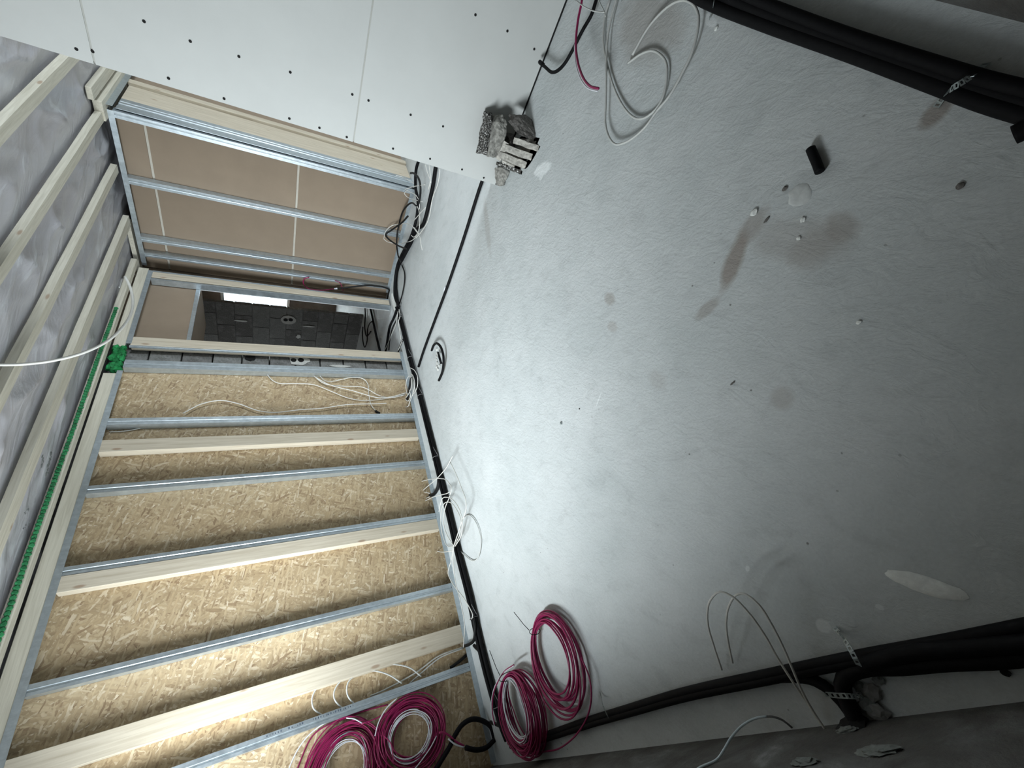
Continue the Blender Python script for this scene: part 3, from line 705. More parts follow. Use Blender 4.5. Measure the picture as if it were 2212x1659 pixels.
# tangle half way along
W = [([(928, 1073), (901, 1085), (885.6, 1100), (883, 1117), (890.6, 1140.6), (907.5, 1166), (928, 1183), (951, 1192), (978, 1190)], 'white cable swinging in a wide curve over the floor rail in the mid-wall tangle'),
     ([(928, 1065.5), (911, 1060), (902.5, 1049), (907.5, 1042), (931, 1035), (951, 1033.5), (965, 1037.7), (975, 1054.5), (971.7, 1071), (961.6, 1098), (958, 1129), (965, 1154), (980, 1179.5)], 'white cable with a small kinked loop at the top of the mid-wall tangle'),
     ([(901, 1070), (919, 1054.5), (944.7, 1032.6), (965, 1009), (971.7, 997), (978, 985)], 'white cable pointing away over the bundle from the mid-wall tangle'),
     ([(973, 999), (985, 1024), (997, 1054.5), (1005.5, 1078), (1007, 1098), (997, 1129), (987, 1159), (978, 1186)], 'white cable outlining the room side of the mid-wall tangle'),
     ([(948, 1105), (955, 1078), (965, 1074), (980, 1081.6), (992, 1100), (998.7, 1125.5), (997, 1154), (983.5, 1179.5)], 'outer white oval loop of the mid-wall tangle'),
     ([(983, 1180), (965, 1178), (955, 1151), (952, 1117), (958, 1090), (971.7, 1085), (985, 1098.5), (995, 1122), (994, 1150), (982, 1178)], 'inner white oval loop of the mid-wall tangle'),
     ([(998.7, 1122), (1010.5, 1113), (1022, 1119), (1034, 1142), (1039, 1169), (1034, 1201), (1024, 1211.6), (1012, 1206.5), (997, 1193), (985, 1184.6)], 'round grey-white loop lying out on the bare floor beside the mid-wall tangle'),
     ([(901, 1085), (915, 1083), (940, 1072), (965, 1066), (972, 1062)], 'white cable crossing the black bundle level in the mid-wall tangle'),
     ([(980, 1180), (975, 1210), (968, 1238), (977, 1259), (1005, 1297), (1021, 1328.6), (1019, 1337)], 'white cable trailing from the mid-wall tangle along the floor rail'),
     ([(980, 1182), (979, 1215), (985, 1262), (995.6, 1303), (1003.5, 1351), (1001, 1398)], 'second white cable trailing toward the branching black cables')]
for k, (pp, lb) in enumerate(W): C('white_cable', pp, .0040, 'grey' if k in (6,) else 'white', lb, 'cable', h=.075 + .007 * (k % 5) if k not in (6,) else .012)
C('black_cable', [(948, 1032.6), (947, 1045), (944.7, 1056), (938, 1067), (929, 1070)], .017, 'blackw', 'short black branch turning from the bundle into the mid-wall tangle', 'cable', h=.05)
C('black_cable', [(1023, 1335), (1026, 1360), (1024, 1382), (1015, 1391), (1003, 1396)], .012, 'blackw', 'black cable branching from the bundle to the wooden stud nearest the camera', 'cable', h=.06)
C('black_cable', [(1024, 1390), (1012, 1410), (998, 1424), (973, 1443)], .012, 'blackw', 'black cable slanting up behind the nearest metal stud', 'cable', h=-3.89, plane='x', floor=False)
C('black_cable', [(1024, 1394), (1043, 1417), (1055, 1461), (1068, 1509), (1080, 1552)], .014, 'blackw', 'black cable bowing away from the bundle toward the room corner', 'cable', h=.03)
XS = XA - .045
W = [([(1000, 1398), (948, 1417), (904, 1449), (862, 1474), (818, 1496), (800, 1503)], 'grey cable running from the branch and disappearing behind the nearest metal stud'),
     ([(1001, 1400), (950, 1421), (912, 1452), (885, 1476)], 'second grey cable beside the first from the branch'),
     ([(744, 1468.5), (728, 1467), (711, 1469.4), (684, 1487), (674, 1509), (677.5, 1531), (690, 1541), (700, 1547)], 'pale grey cable curl with a free end, leftmost of the curls behind the nearest stud'),
     ([(800, 1450), (770, 1456), (736, 1471), (722, 1493), (722, 1509), (736, 1527), (748, 1535)], 'pale grey cable curl, middle one behind the nearest metal stud'),
     ([(910, 1461.5), (885, 1442.5), (847, 1434.6), (815, 1436), (777, 1452), (752, 1474), (750, 1499.5), (763, 1518.5), (775, 1527)], 'pale grey cable making the widest curl behind the nearest metal stud'),
     ([(868, 1476), (840.5, 1458), (809, 1449), (783.5, 1449)], 'short pale grey cable arc inside the widest curl')]
for k, (pp, lb) in enumerate(W): C('grey_cable', pp, .0052, 'grey', lb, 'cable', h=XS + .005 * k, plane='x', floor=False)

# --- bundle along the near wall
D1 = [(1100, 1604), (1150, 1597), (1200, 1580), (1270, 1556), (1350, 1532), (1480, 1494), (1650, 1458), (1850, 1418), (2040, 1385), (2260, 1343)]
D2 = [(1104, 1612), (1150, 1604), (1200, 1589), (1270, 1566), (1350, 1543), (1480, 1506), (1650, 1470), (1850, 1429), (2040, 1402), (2260, 1368)]
D3 = [(1108, 1604), (1180, 1590), (1270, 1561), (1350, 1538), (1480, 1500), (1600, 1476), (1700, 1462), (1760, 1470), (1800, 1497), (1835, 1538), (1850, 1572)]
D4 = [(2270, 1410), (2150, 1424), (2040, 1430), (1940, 1440), (1870, 1443), (1832, 1456), (1820, 1480), (1826, 1505), (1842, 1540), (1856, 1575)]
for pp, hh, rr, lb in ((D1, .035, .016, 'black conduit on the floor side of the bundle along the near wall'), (D2, .035, .016, 'black conduit on the wall side of the bundle along the near wall'),
                       (D3, .02, .017, 'black conduit leaving the near wall bundle and curving down to the broken gap'), (D4, .03, .022, 'thicker black conduit hooking back from the right into the broken gap'),
                       ([(1860, 1438), (1960, 1412), (2100, 1400), (2260, 1388)], .05, .02, 'black conduit on top of the near wall bundle at the right edge')):
    C('black_conduit', pp, rr, 'black', lb, 'conduit', h=hh, seg=12)
# small ties at the corner
C('black_cable', [(1060, 1560), (1088, 1575), (1100, 1600), (1108, 1615), (1112, 1624)], .012, 'blackw', 'black cable stub poking down into the room corner', 'cable', h=.04)
C('black_cable', [(1068, 1598), (1052, 1614), (1030, 1620), (1005, 1615)], .016, 'black', 'lower half of a black conduit loop hanging in front of the corner', 'cable', h=-3.78, plane='x', floor=False)
C('black_cable', [(1068, 1596), (1060, 1570), (1040, 1556), (1018, 1554), (998, 1566), (982, 1590), (972, 1612), (955, 1640), (940, 1665)], .017, 'black', 'upper black conduit loop rising from the corner in front of the strand board', 'cable', h=-3.80, plane='x', floor=False)
C('pink_wire', [(948, 1583), (958, 1582), (972, 1590), (985, 1602), (1002, 1611)], .007, 'pink', 'short magenta wire feeding into the black conduit loop by the corner', 'wire', h=-3.79, plane='x', floor=False)
C('white_wire', [(968, 1596), (980, 1606), (990, 1611), (1003, 1614)], .005, 'wwire', 'short white wire feeding into the black conduit loop by the corner', 'wire', h=-3.785, plane='x', floor=False)
# --- bundle along the right wall
for k, (pp, hh, rr, lb) in enumerate((([(1440, -40), (1530, 8), (1640, 50), (1850, 122), (2020, 184), (2130, 224), (2260, 262)], .03, .020, 'black conduit on the floor side of the bundle along the right wall'),
                       ([(1500, -40), (1590, 4), (1700, 48), (1850, 100), (2020, 158), (2130, 194), (2260, 232)], .03, .022, 'black conduit in the middle of the bundle along the right wall'),
                       ([(1520, -50), (1610, -10), (1720, 34), (1850, 82), (2020, 138), (2130, 172), (2260, 204)], .045, .018, 'black conduit on the wall side of the bundle along the right wall'))):
    C('black_conduit', pp, rr, 'black', lb, 'conduit', h=hh, seg=12)
C('black_conduit', [(2190, 292), (2205, 285), (2240, 270), (2290, 262)], .022, 'black', 'thick black conduit end lying at the far right edge of the floor', 'conduit', h=.035, seg=12)

# --- conduit on the floor between bundle and wall end
C('black_conduit', [(904, 792), (915, 758), (940, 690), (966, 620), (1000, 520), (1040, 395), (1052, 365)], .0145, 'black', 'single straight black conduit crossing the floor to the end of the white wall', 'conduit', h=.0155)
tag(MB().tube([on_z(960, 629, .013), on_z(963, 621, .013)], .0135, 10).build('pipe_clip', 'wwire'), 'small white clip on the straight black floor conduit', 'clip')
# stubs out of the floor
C('black_conduit', [(932.5, 757, .02), (935.6, 748, .035), (941, 742, .045), (946.5, 743, .05), (953.7, 753, .05), (957.8, 769, .045), (958, 785, .04), (955.5, 803, .03), (948, 822, .018)], .0125, 'black', 'curved black conduit arch rising from the broken hole in the floor', 'conduit', step=.01)
C('black_conduit', [(946.5, 762, .02), (950, 775, .05), (953.5, 786, .035)], .0125, 'black', 'short black conduit stub leaning inside the arch at the broken floor hole', 'conduit', step=.01)
b = MB()
for u, v in ((945, 755), (946, 765), (944, 777), (946, 785), (945, 793), (950, 790), (944, 770), (947, 798)):
    p = on_z(u, v, .0); b.add(*blobmesh(p[0], p[1], .006, .016, .022, .012, u * .3 + v, .5, 1))
tag(b.build('broken_plaster', 'ring', None), 'white broken plaster crumbs around the hole under the black conduit arch', 'rubble', kind='stuff')
C('black_conduit', [(1751, 321), (1757, 336), (1764, 352), (1771, 371)], .0138, 'black', 'short thick black conduit offcut lying alone on the floor', 'conduit', h=.0155, step=.006, seg=14)
# --- cables in the upper corner
C('magenta_cable', [(1256, -30), (1257, 0), (1249, 41), (1244, 92), (1248, 133), (1260, 168), (1275, 186), (1293, 191)], .0062, 'pink', 'magenta cable with a free end hanging along the floor near the white wall', 'cable', h=.12, step=.015)
C('white_wire', [(1241, 95), (1243, 133), (1253, 168), (1269, 190), (1291, 197)], .0036, 'wwire', 'thin white wire running against the magenta cable near the white wall', 'wire', h=.117, step=.015)
C('black_cable', [(1300, -30), (1288, 0), (1278, 31), (1257, 68), (1237, 108), (1220, 137), (1204, 153), (1192, 156), (1179, 146), (1167, 135)], .0095, 'black', 'thick black cable curving down to a cut end at the foot of the white wall', 'cable', h=.05, step=.015)
C('cable_sleeve', [(1166, 134), (1173, 140)], .013, 'black', 'black sleeve on the cut end of the thick cable at the white wall', 'sleeve', h=.05, step=.01)
C('grey_cable', [(1322, -30), (1317, 0), (1307.6, 31), (1303.5, 72), (1304.5, 102.5), (1310.6, 133), (1319, 168), (1331, 201), (1347.5, 231.6), (1364, 250), (1380, 257), (1401, 250), (1423, 227.5), (1435.7, 197), (1441, 160), (1439, 135), (1425, 117), (1407, 109.6), (1384, 117), (1356, 137)], .0055, 'grey', 'grey cable making the smaller inner loop on the floor near the right wall', 'cable', h=.016, step=.015)
C('grey_cable', [(1338, -30), (1331, 0), (1321, 37), (1314, 72), (1310.6, 113), (1309.6, 164), (1308.6, 225), (1307.6, 266), (1315, 295), (1329, 311.5), (1347.5, 309), (1374, 293), (1397, 270.5), (1417, 242), (1446, 207), (1472.5, 160), (1495, 113), (1507, 67.6), (1509, 35), (1501, 14), (1487, 3), (1470.5, 1), (1446, 12), (1415, 41), (1395, 67.6), (1366, 119)], .0055, 'grey', 'grey cable making the large outer loop on the floor near the right wall', 'cable', h=.028, step=.015)
C('grey_wire', [(1285, -20), (1293, 0), (1306.5, 28.7), (1308, 36)], .003, 'grey', 'thin grey wire joining the loops of grey cable from the top', 'wire', h=.06)
C('grey_wire', [(1243, 0), (1261, 14), (1282, 23.6), (1306, 26.6)], .003, 'grey', 'thin grey wire crossing over the magenta and black cables', 'wire', h=.14)
# --- two arched cables near the near wall
C('grey_cable', [(1559, 1446.5, .02), (1543, 1398.5, .07), (1529.6, 1352, .13), (1528, 1322, .16), (1534.6, 1296, .18), (1556, 1278, .18), (1582.6, 1289, .17), (1619, 1325.7, .15), (1652, 1372, .12), (1682, 1425, .10), (1718, 1481, .08), (1741, 1514, .05), (1764.6, 1551, .03)], .0037, 'white', 'outer grey cable arch springing from the near wall bundle over the floor', step=.015)
C('grey_cable', [(1582.6, 1431.6, .02), (1572.6, 1385, .07), (1568.7, 1339, .12), (1576, 1306, .14), (1592.5, 1284, .15), (1612, 1284, .15), (1639, 1306, .14), (1665, 1345.6, .12), (1692, 1398.5, .10), (1712, 1445, .09), (1731.5, 1491, .07), (1755, 1534, .04), (1788, 1584, .02)], .0037, 'white', 'inner grey cable arch springing from the near wall bundle over the floor', step=.015)
C('pale_cable', [(1490, 1675, .30), (1512, 1658, .27), (1548, 1641, .22), (1564, 1619, .18), (1578, 1595, .14), (1600, 1570, .10), (1614, 1560, .08), (1634, 1551, .06), (1657, 1547.5, .04)], .0036, 'bluew', 'pale blue-white cable snaking along the foot of the near wall', step=.01)
C('cable_sleeve', [(1656, 1547.5, .04), (1669, 1548, .035), (1691, 1556, .02), (1711, 1572, .006)], .0034, 'tie', 'dark grey bared end continuing the pale blue-white cable', 'sleeve', step=.01)
# --- stiff white cable under the ceiling
C('white_cable', [(-60, 785), (0, 788), (60, 786), (120, 778), (180, 762), (230, 738), (262, 710), (281, 682), (287, 655), (284, 630), (277, 610), (270, 598)], .0085, 'white', 'stiff white cable hooking down from the ceiling film at the left', h=-2.6, plane='x', step=.02, floor=False)

# ---------------------------------------------------------------- magenta wire coils
def coil(label, centre, ax, ay, rx, ry, turns, width, hgt, seed, rot=0, pw=.0042, tiepos=None, loose=()):
    """coil lying in the plane spanned by ax, ay; elliptical turns with spread"""
    rnd = random.Random(seed); c = np.array(centre, float); ax = np.array(ax, float); ay = np.array(ay, float); nn = np.cross(ax, ay)
    t = thing('wire_coil', tuple(c), label, 'wire coil')
    mb = {'pink': MB(), 'wwire': MB()}
    for k in range(turns):
        mat = 'wwire' if k in WHITE_TURNS else 'pink'
        sp = rnd.uniform(-1, 1); off = rnd.uniform(-1, 1); ph = rnd.uniform(0, 6.28); dx = rnd.uniform(-1, 1) * width * .22; dy = rnd.uniform(-1, 1) * width * .22
        if mat == 'wwire': sp = -1.05 - .12 * rnd.random(); off = .3 + .4 * rnd.random(); 
        pts = []; n = 44
        pinch = tiepos
        for i in range(n):
            a = 2 * math.pi * i / n
            w_ = width * (1 if pinch is None else .25 + .75 * min(1, abs(math.remainder(a - pinch, 2 * math.pi)) / 1.4))
            r1 = rx + sp * w_ * .5 + math.sin(a * 2 + ph) * w_ * .07; r2 = ry + sp * w_ * .5 + math.sin(a * 2 + ph) * w_ * .07
            x = math.cos(a) * r1 + dx * (w_ / width); y = math.sin(a) * r2 + dy * (w_ / width)
            x, y = x * math.cos(rot) - y * math.sin(rot), x * math.sin(rot) + y * math.cos(rot)
            pts.append(c + ax * x + ay * y + nn * (off * hgt * .5 * (w_ / width) + math.sin(a + ph) * hgt * .12))
        mb[mat].tube(pts, pw if mat == 'pink' else pw * .72, 6, closed=True)
    mb['pink'].build('magenta_turns', 'pink', t)
    if mb['wwire'].v: mb['wwire'].build('white_turns', 'wwire', t)
    if tiepos is not None:
        a = tiepos; x = math.cos(a) * rx; y = math.sin(a) * ry; x, y = x * math.cos(rot) - y * math.sin(rot), x * math.sin(rot) + y * math.cos(rot)
        p = c + ax * x + ay * y; rd = ax * x + ay * y; rd = rd / np.linalg.norm(rd)
        q = [p + rd * math.cos(s) * (width * .28) + nn * math.sin(s) * (hgt * .75) for s in np.linspace(0, 2 * math.pi, 18)[:-1]]
        m_ = MB(); m_.tube(q, .0022, 5, closed=True); p2 = p + rd * .02 + nn * hgt * .6
        m_.tube([p2, p2 + rd * .05 + nn * .01, p2 + rd * .16 + nn * .02], .0022, 5); o = m_.build('cable_tie', 'blackw', t); o['label'] = 'thin black cable tie with long tail'
    for mat, pp, hh, pl, r in loose:
        P = smooth_path(to3(pp, hh, pl), .015); MB().tube(P, r, 6).build('loose_wire', mat, t)
    return t
EX, EY, EZ = (1, 0, 0), (0, 1, 0), (0, 0, 1)
WHITE_TURNS = ()
coil('large all-magenta wire coil lying flat on the floor beside the near wall bundle', (-2.49, .055, .052), EX, EY, .232, .215, 15, .085, .05, 3, rot=.5, pw=.0052, tiepos=1.65 ,
     loose=[('pink', [(1255, 1420), (1272, 1460), (1277, 1490), (1276, 1520), (1268, 1550), (1252, 1578), (1232, 1600), (1205, 1618), (1180, 1623), (1135, 1628)], .05, 'z', .0045)])
WHITE_TURNS = (3, 8, 13, 17, 20, 24)
coil('magenta and white wire coil lying on the floor in the room corner', (-3.05, -.115, .085), EX, EY, .215, .195, 34, .085, .10, 5, rot=.2, pw=.0042, tiepos=1.5,
     loose=[('pink', [(1110, 1436), (1090, 1450), (1075, 1474), (1066, 1500), (1064, 1540), (1069, 1565)], .12, 'z', .004), ('wwire', [(1110, 1438), (1088, 1453), (1070, 1480), (1062, 1510), (1062, 1545), (1070, 1575)], .12, 'z', .003)])
WHITE_TURNS = (2, 6, 11, 15, 19)
XQ = OX + .045
coil('upper magenta and white wire coil hanging against strand board at the bottom edge', (XQ, -.075, 1.035), EY, EZ, .245, .20, 30, .10, .05, 11, rot=-.35, pw=.0045,
     loose=[('wwire', [(620, 1670), (640, 1625), (665, 1590), (700, 1563), (735, 1550)], XQ + .02, 'x', .004),
            ('wwire', [(748, 1551), (765, 1553), (782, 1562)], XQ + .03, 'x', .004), ('pink', [(782, 1563), (810, 1553), (832, 1541)], XQ + .03, 'x', .0045),
            ('pink', [(640, 1665), (675, 1590), (720, 1560), (790, 1535), (838, 1522)], OX + .012, 'x', .0045)])
coil('lower magenta and white wire coil hanging against strand board above the corner', (XQ + .01, -.015, .575), EY, EZ, .185, .205, 34, .10, .05, 13, rot=0, pw=.0045,
     loose=[('wwire', [(810, 1590), (818, 1560), (835, 1530), (858, 1508)], XQ + .05, 'x', .004), ('wwire', [(943, 1590), (930, 1615), (905, 1650), (890, 1668)], XQ + .055, 'x', .004),
            ('pink', [(828, 1588), (845, 1608), (850, 1650)], XQ + .05, 'x', .004)])

# ---------------------------------------------------------------- straps
def strap(pts, label, h=.05, w_=.02, plane='z'):
    P = smooth_path(to3(pts, h, plane), .024); b = MB(); th = .0015
    up = np.array([0, 0, 1.0])
    for i in range(len(P) - 1):
        a, c = P[i], P[i + 1]; t_ = (c - a) / (np.linalg.norm(c - a) + 1e-9); s = np.cross(t_, up); s /= np.linalg.norm(s) + 1e-9; n = np.cross(s, t_)
        o = [a - s * w_ / 2, a + s * w_ / 2, c + s * w_ / 2, c - s * w_ / 2]; m = (a + c) / 2; L = np.linalg.norm(c - a)
        q = [m + (-s * .28 * w_ - t_ * .22 * L), m + (s * .28 * w_ - t_ * .22 * L), m + (s * .28 * w_ + t_ * .22 * L), m + (-s * .28 * w_ + t_ * .22 * L)]
        vs = o + q + [x + n * th for x in o + q]
        fs = [(k, (k + 1) % 4, (k + 1) % 4 + 4, k + 4) for k in range(4)] + [(k + 8, (k + 1) % 4 + 8, (k + 1) % 4 + 12, k + 12) for k in range(4)] + [(k, (k + 1) % 4, (k + 1) % 4 + 8, k + 8) for k in range(4)] + [(k + 4, (k + 1) % 4 + 4, (k + 1) % 4 + 12, k + 12) for k in range(4)]
        b.add(vs, fs)
    return tag(b.build('metal_strap', 'strap'), label, 'strap')
strap([(1803, 1355, .004), (1814, 1368, .01), (1825, 1382, .06), (1840, 1408, .075), (1855, 1436, .07), (1868, 1452, .02)], 'perforated metal strap holding down the near wall bundle beside the hooked conduit', w_=.014)
strap([(1782, 1499, .03), (1805, 1502, .05), (1830, 1503, .06), (1850, 1504, .05), (1862, 1500, .01)], 'short perforated strap across the two conduits entering the broken gap', w_=.014)
strap([(2131, 137, .005), (2112, 153, .03), (2094, 168, .075), (2072, 182, .08), (2054, 193, .07), (2036, 212, .012), (2022, 232, .004)], 'perforated metal strap holding down the bundle along the right wall', w_=.016)
strap([(1543, 0, .07), (1540, 18, .04), (1533, 40, .006)], 'short metal strap at the top where the right wall bundle leaves the picture', w_=.012)
strap([(1296, 1494, .006), (1300, 1508, .02), (1303, 1525, .07), (1312, 1545, .06), (1322, 1560, .01)], 'thin metal strap pinning the near wall bundle beside the large coil', w_=.008)

# ---------------------------------------------------------------- floor details
def patch(name, mat, u, v, ru, rv, hgt, label, cat, seed=1, n=26, ang=0):
    c = on_z(u, v, 0); rx, ry = ru, rv; vs = [(c[0], c[1], hgt)]; rnd = random.Random(seed)
    for ring, (k, hh) in enumerate(((.55, .9), (.9, .55), (1.0, .0))):
        for i in range(n):
            a = 2 * math.pi * i / n; w_ = 1 + .18 * mnoise.noise(Vector((math.cos(a) * 2 + seed, math.sin(a) * 2, seed)))
            x = math.cos(a) * rx * k * w_; y = math.sin(a) * ry * k * w_; x, y = x * math.cos(ang) - y * math.sin(ang), x * math.sin(ang) + y * math.cos(ang)
            vs.append((c[0] + x, c[1] + y, hgt * hh * (1 + .3 * rnd.uniform(-1, 1)) + .0005))
    fs = [(0, 1 + i, 1 + (i + 1) % n) for i in range(n)]
    for r in range(2): fs += [(1 + r * n + i, 1 + r * n + (i + 1) % n, 1 + (r + 1) * n + (i + 1) % n, 1 + (r + 1) * n + i)[::-1] for i in range(n)]
    b = MB(); b.sm = True; b.add(vs, fs)
    return tag(b.build(name, mat), label, cat)
patch('mortar_smear', 'wsplat', 1997, 1263, .082, .024, .004, 'pale oval mortar smear on the dark floor before the near wall', 'mortar', 3, ang=P2 and math.atan2(P2(2040, 1275)[1] - P2(1955, 1250)[1], P2(2040, 1275)[0] - P2(1955, 1250)[0]))
patch('mortar_patch', 'mortar_f', 1728, 422, .035, .038, .003, 'round trowelled mortar patch on the floor beside the conduit offcut', 'mortar', 5)
for k, (u, v, s, mt, lb) in enumerate(((1696, 408, .012, 'agg_d', 'dark crumb of mortar beside the round patch, nearest to it'), (1735, 475, .012, 'wsplat', 'pale stone crumb below the round mortar patch'), (1726, 515, .010, 'wsplat', 'pale pebble farthest below the round mortar patch'),
                        (1657, 475, .012, 'agg_d', 'thin dark splinter left of the pale stone crumb'), (1630, 460, .018, 'wsplat', 'crumbly pale lump on the edge of the brown stain'), (1856, 696, .010, 'wsplat', 'lone pale pebble right of the middle of the floor'),
                        (2075, 402, .012, 'agg_d', 'lone dark crumb on the floor at the right'), (1213, 914, .014, 'strap', 'small grey metal tag lying in the middle of the bright floor'), (1252, 883, .006, 'dark', 'tiny black speck on the bright floor near the metal tag'),
                        (1583, 828, .010, 'agg_d', 'small dark sliver on the floor, centre right'), (1548, 62, .012, 'wsplat', 'white crumb beside the short strap at the top'), (2172, 1452, .013, 'dark', 'small dark knot on the floor at the far right below the bundle'))):
    c = on_z(u, v, 0)
    b = MB(); b.add(*blobmesh(c[0], c[1], s * .25, s * (1.1 if k in (3, 9) else .75), s * (.35 if k in (3, 9) else .65), s * .32, k * 3.1, .4, 2)); tag(b.build('crumb' if mt != 'strap' else 'metal_tag', mt), lb, 'crumb' if mt != 'strap' else 'tag')
# broken gap where the conduits enter the near wall, with rubble
g0 = on_z(1852, 1560, .004)
b = MB(); b.add(*blobmesh(g0[0], YD + .005, .03, .05, .015, .045, 3, .5, 2)); tag(b.build('wall_gap', 'dark'), 'dark broken gap at the foot of the near wall where two conduits enter', 'hole')
for k, (u, v, s, mt, lb) in enumerate(((1858, 1482, .018, 'lump', 'pale green-grey stone chip beside the hooked conduit'), (1875, 1520, .030, 'lump', 'flat pale stone chip beside the broken gap'), (1905, 1545, .028, 'mortar', 'grey stone fragment right of the broken gap'),
                                   (1900, 1468, .016, 'lump', 'bright plaster chip by the end of the perforated strap'), (1885, 1495, .026, 'mortar', 'low mortar lump between strap end and broken gap'))):
    c = on_z(u, v, 0); b = MB(); b.add(*blobmesh(c[0], max(c[1], YD + .02), s * .3, s, s * .8, s * .45, k * 2.3, .45, 2)); tag(b.build('stone_chip', mt), lb, 'stone')
for k, (u, v, s, lb) in enumerate(((1900, 1625, .05, 'large pale mortar bulge on the near wall at the bottom edge'), (1740, 1650, .035, 'smaller bluish mortar lump on the near wall at the bottom edge'), (1830, 1580, .03, 'ragged mortar ridge on the near wall above the broken gap'))):
    c = on_y(u, v, YD); b = MB(); b.add(*blobmesh(c[0], YD + .003, c[2], s, .008, s * .55, k * 4.2 + 1, .45, 3)); tag(b.build('mortar_lump', 'lump'), lb, 'mortar')

# ---------------------------------------------------------------- broken hollow blocks by the white wall
def chunk(verts, name, label, mats, seed, sub=3, amp=.012, cut=None):
    """convex hull of verts, subdivided and roughened"""
    bm = bmesh.new()
    for p in verts: bm.verts.new(p)
    bmesh.ops.convex_hull(bm, input=bm.verts)
    bm.verts.ensure_lookup_table(); bmesh.ops.delete(bm, geom=[v for v in bm.verts if not v.link_faces], context='VERTS')
    bmesh.ops.triangulate(bm, faces=bm.faces)
    for _ in range(sub): bmesh.ops.subdivide_edges(bm, edges=[e for e in bm.edges if e.calc_length() > .018], cuts=1, use_grid_fill=True)
    bmesh.ops.triangulate(bm, faces=bm.faces)
    bm.normal_update()
    for v in bm.verts:
        k = mnoise.noise(v.co * 22 + Vector((seed, 0, 0))) + .7 * mnoise.noise(v.co * 60 + Vector((0, seed, 0)))
        v.co += v.normal * amp * k
        v.co.z = max(v.co.z, .001); v.co.y = min(v.co.y, YB - .003)
    vs = [tuple(v.co) for v in bm.verts]; fs = [tuple(x.index for x in f.verts) for f in bm.faces]; bm.free()
    b = MB(); b.add(vs, fs); return tag(b.build(name, mats), label, 'broken block')
def quadbox(c, ux, uy, uz, a, b_, h, taper=1.0):
    c, ux, uy, uz = map(lambda q: np.array(q, float), (c, ux, uy, uz)); out = []
    for sx in (-1, 1):
        for sy in (-1, 1):
            for sz in (-1, 1): out.append(tuple(c + ux * sx * a * (taper if sz > 0 else 1) + uy * sy * b_ + uz * sz * h))
    return out
def pv(u, v, y): p = on_y(u, v, y); return tuple(p)
# two slabs leaning on the wall, one dark cap and one slotted piece below
chunk([pv(1028, 330, 3.02), pv(1036, 328, 2.97), pv(1045, 240, 3.04), pv(1062, 245, 3.03), pv(1060, 250, 2.93), pv(1044, 325, 2.9), pv(1050, 335, 3.03), pv(1070, 332, 3.0)], 'broken_block', 'broken block slab with coarse pebbly face, highest of the pile against the white wall', 'agg', 2)
chunk([pv(1062, 248, 3.03), pv(1085, 248, 2.97), pv(1097, 268, 2.93), pv(1090, 300, 2.9), pv(1074, 340, 2.9), pv(1052, 338, 2.9), pv(1048, 322, 3.0), pv(1066, 262, 2.93), pv(1090, 260, 3.04), pv(1070, 330, 3.04)], 'broken_block', 'smooth grey web of broken block leaning beside the pebbly slab', 'agg_m', 4, amp=.009)
chunk([pv(1100, 248, 2.98), pv(1135, 248, 3.04), pv(1160, 262, 2.93), pv(1168, 292, 2.80), pv(1150, 302, 2.76), pv(1118, 290, 2.80), pv(1098, 262, 2.90), pv(1120, 250, 2.9)], 'broken_block', 'dark shell piece of broken block capping the right of the pile', 'agg_d', 6, amp=.008)
chunk([pv(1092, 285, 3.02), pv(1110, 290, 3.02), pv(1120, 330, 3.0), pv(1100, 345, 3.0), pv(1080, 330, 2.97), pv(1105, 310, 2.85)], 'broken_block', 'rough dark inner fragment between the slabs of the pile', 'agg_d', 9)
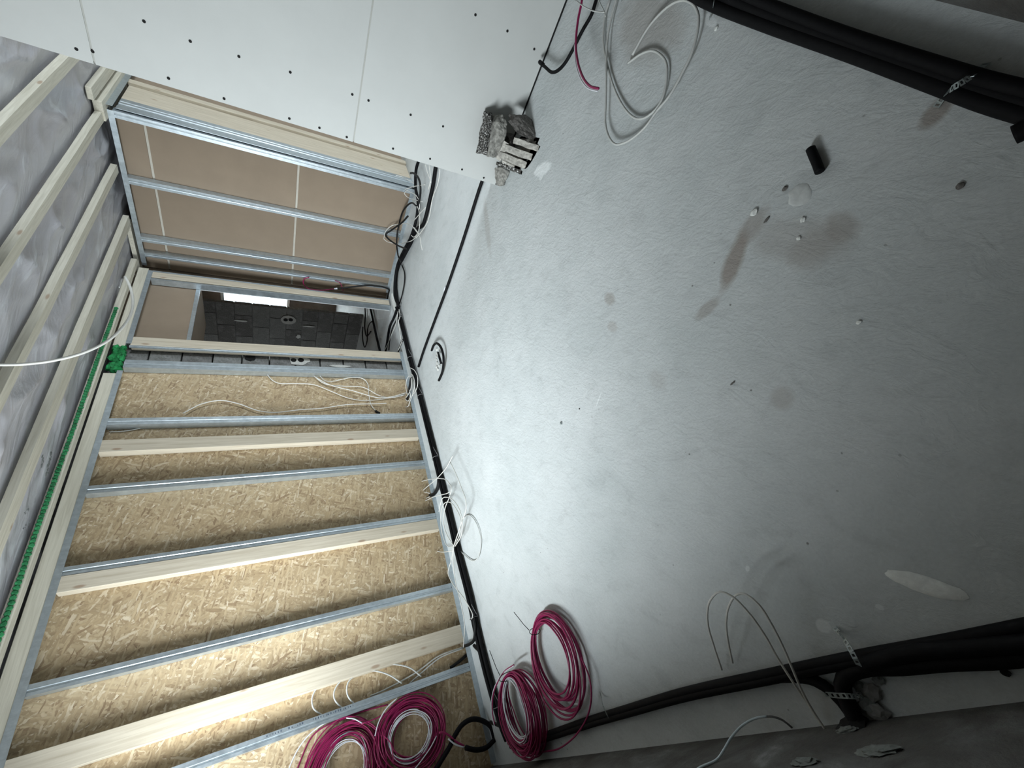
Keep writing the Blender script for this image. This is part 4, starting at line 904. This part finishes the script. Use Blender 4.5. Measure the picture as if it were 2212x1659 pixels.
# slotted block: base chunk with slots modelled as fins
t = thing('broken_block', tuple(on_z(1130, 345, 0)), 'pale slotted broken block with long grooves, lowest right of the pile', 'broken block')
def sub_chunk(vs, mat, seed, nm, amp=.004):
    o = chunk(vs, nm, None, mat, seed, 3, amp); w0 = Vector(o.location); o.parent = t; o.location = w0 - wloc(t)
    for k in ('label', 'category'):
        if k in o: del o[k]
    return o
sub_chunk([pv(1112, 345, 2.98), pv(1150, 372, 2.80), pv(1170, 328, 2.72), pv(1172, 300, 2.72), pv(1120, 300, 3.0), pv(1085, 340, 2.95), pv(1085, 355, 3.0), pv(1140, 380, 2.86), pv(1140, 300, 2.98)], 'agg_l', 12, 'body')
def rib(u0, v0, u1, v1, y0, y1, w_, nm, mat='agg_l', seed=3):
    a = np.array(pv(u0, v0, y0)); c = np.array(pv(u1, v1, y1)); d = c - a; L = np.linalg.norm(d); d /= L; toc = CAMP - a; toc /= np.linalg.norm(toc)
    s = np.cross(d, toc); s /= np.linalg.norm(s); return sub_chunk(quadbox((a + c) / 2 + toc * .022, d, s, toc, L / 2, w_ / 2, .022), mat, seed, nm, .0065)
rib(1078, 334, 1146, 362, 2.905, 2.77, .040, 'rib', seed=3); rib(1090, 319, 1158, 343, 2.89, 2.74, .040, 'rib', seed=8); rib(1110, 303, 1166, 322, 2.86, 2.72, .036, 'rib', seed=5)
rib(1076, 345, 1094, 308, 2.92, 2.90, .036, 'rib', seed=11); rib(1150, 366, 1170, 318, 2.765, 2.715, .034, 'rib', seed=21)
rib(1072, 352, 1136, 376, 2.93, 2.80, .022, 'rib', 'agg', seed=9)
chunk([pv(1070, 362, 3.02), pv(1085, 362, 2.95), pv(1100, 372, 2.93), pv(1104, 392, 3.0), pv(1088, 400, 2.93), pv(1072, 402, 3.0), pv(1090, 375, 3.04), pv(1069, 385, 3.03)], 'broken_block', 'small brownish lump of block lying apart at the foot of the pile', 'agg_m', 14, amp=.01)

# ---------------------------------------------------------------- groups of repeats
GR = {'metal_stud': 'galvanized metal studs', 'wooden_stud': 'pale wooden studs in the strand board wall', 'black_conduit': 'black corrugated conduits along the floor', 'black_cable': 'thin black cables',
      'white_wire': 'thin white wires in the tangles', 'white_cable': 'white cables hanging loose', 'grey_cable': 'grey cables curling loose', 'grey_wire': 'thin grey wires', 'pink_wire': 'loose magenta wires', 'cable_tie': 'cable ties on the bundle',
      'metal_strap': 'perforated metal straps', 'wire_coil': 'coils of magenta wire', 'broken_block': 'pile of broken hollow blocks', 'crumb': 'crumbs lying on the floor', 'stone_chip': 'stone chips by the broken gap', 'mortar_lump': 'mortar lumps',
      'mortar_smear': 'mortar smears on the floor', 'floor_rail': 'metal floor rails', 'ceiling_rail': 'metal top rails', 'timber_post': 'upright timbers at the partition end', 'cable_sleeve': 'cable sleeves'}
for o in COL.objects:
    if o.parent is None and o.get('category') and o.name.split('.')[0] in GR: o['group'] = GR[o.name.split('.')[0]]
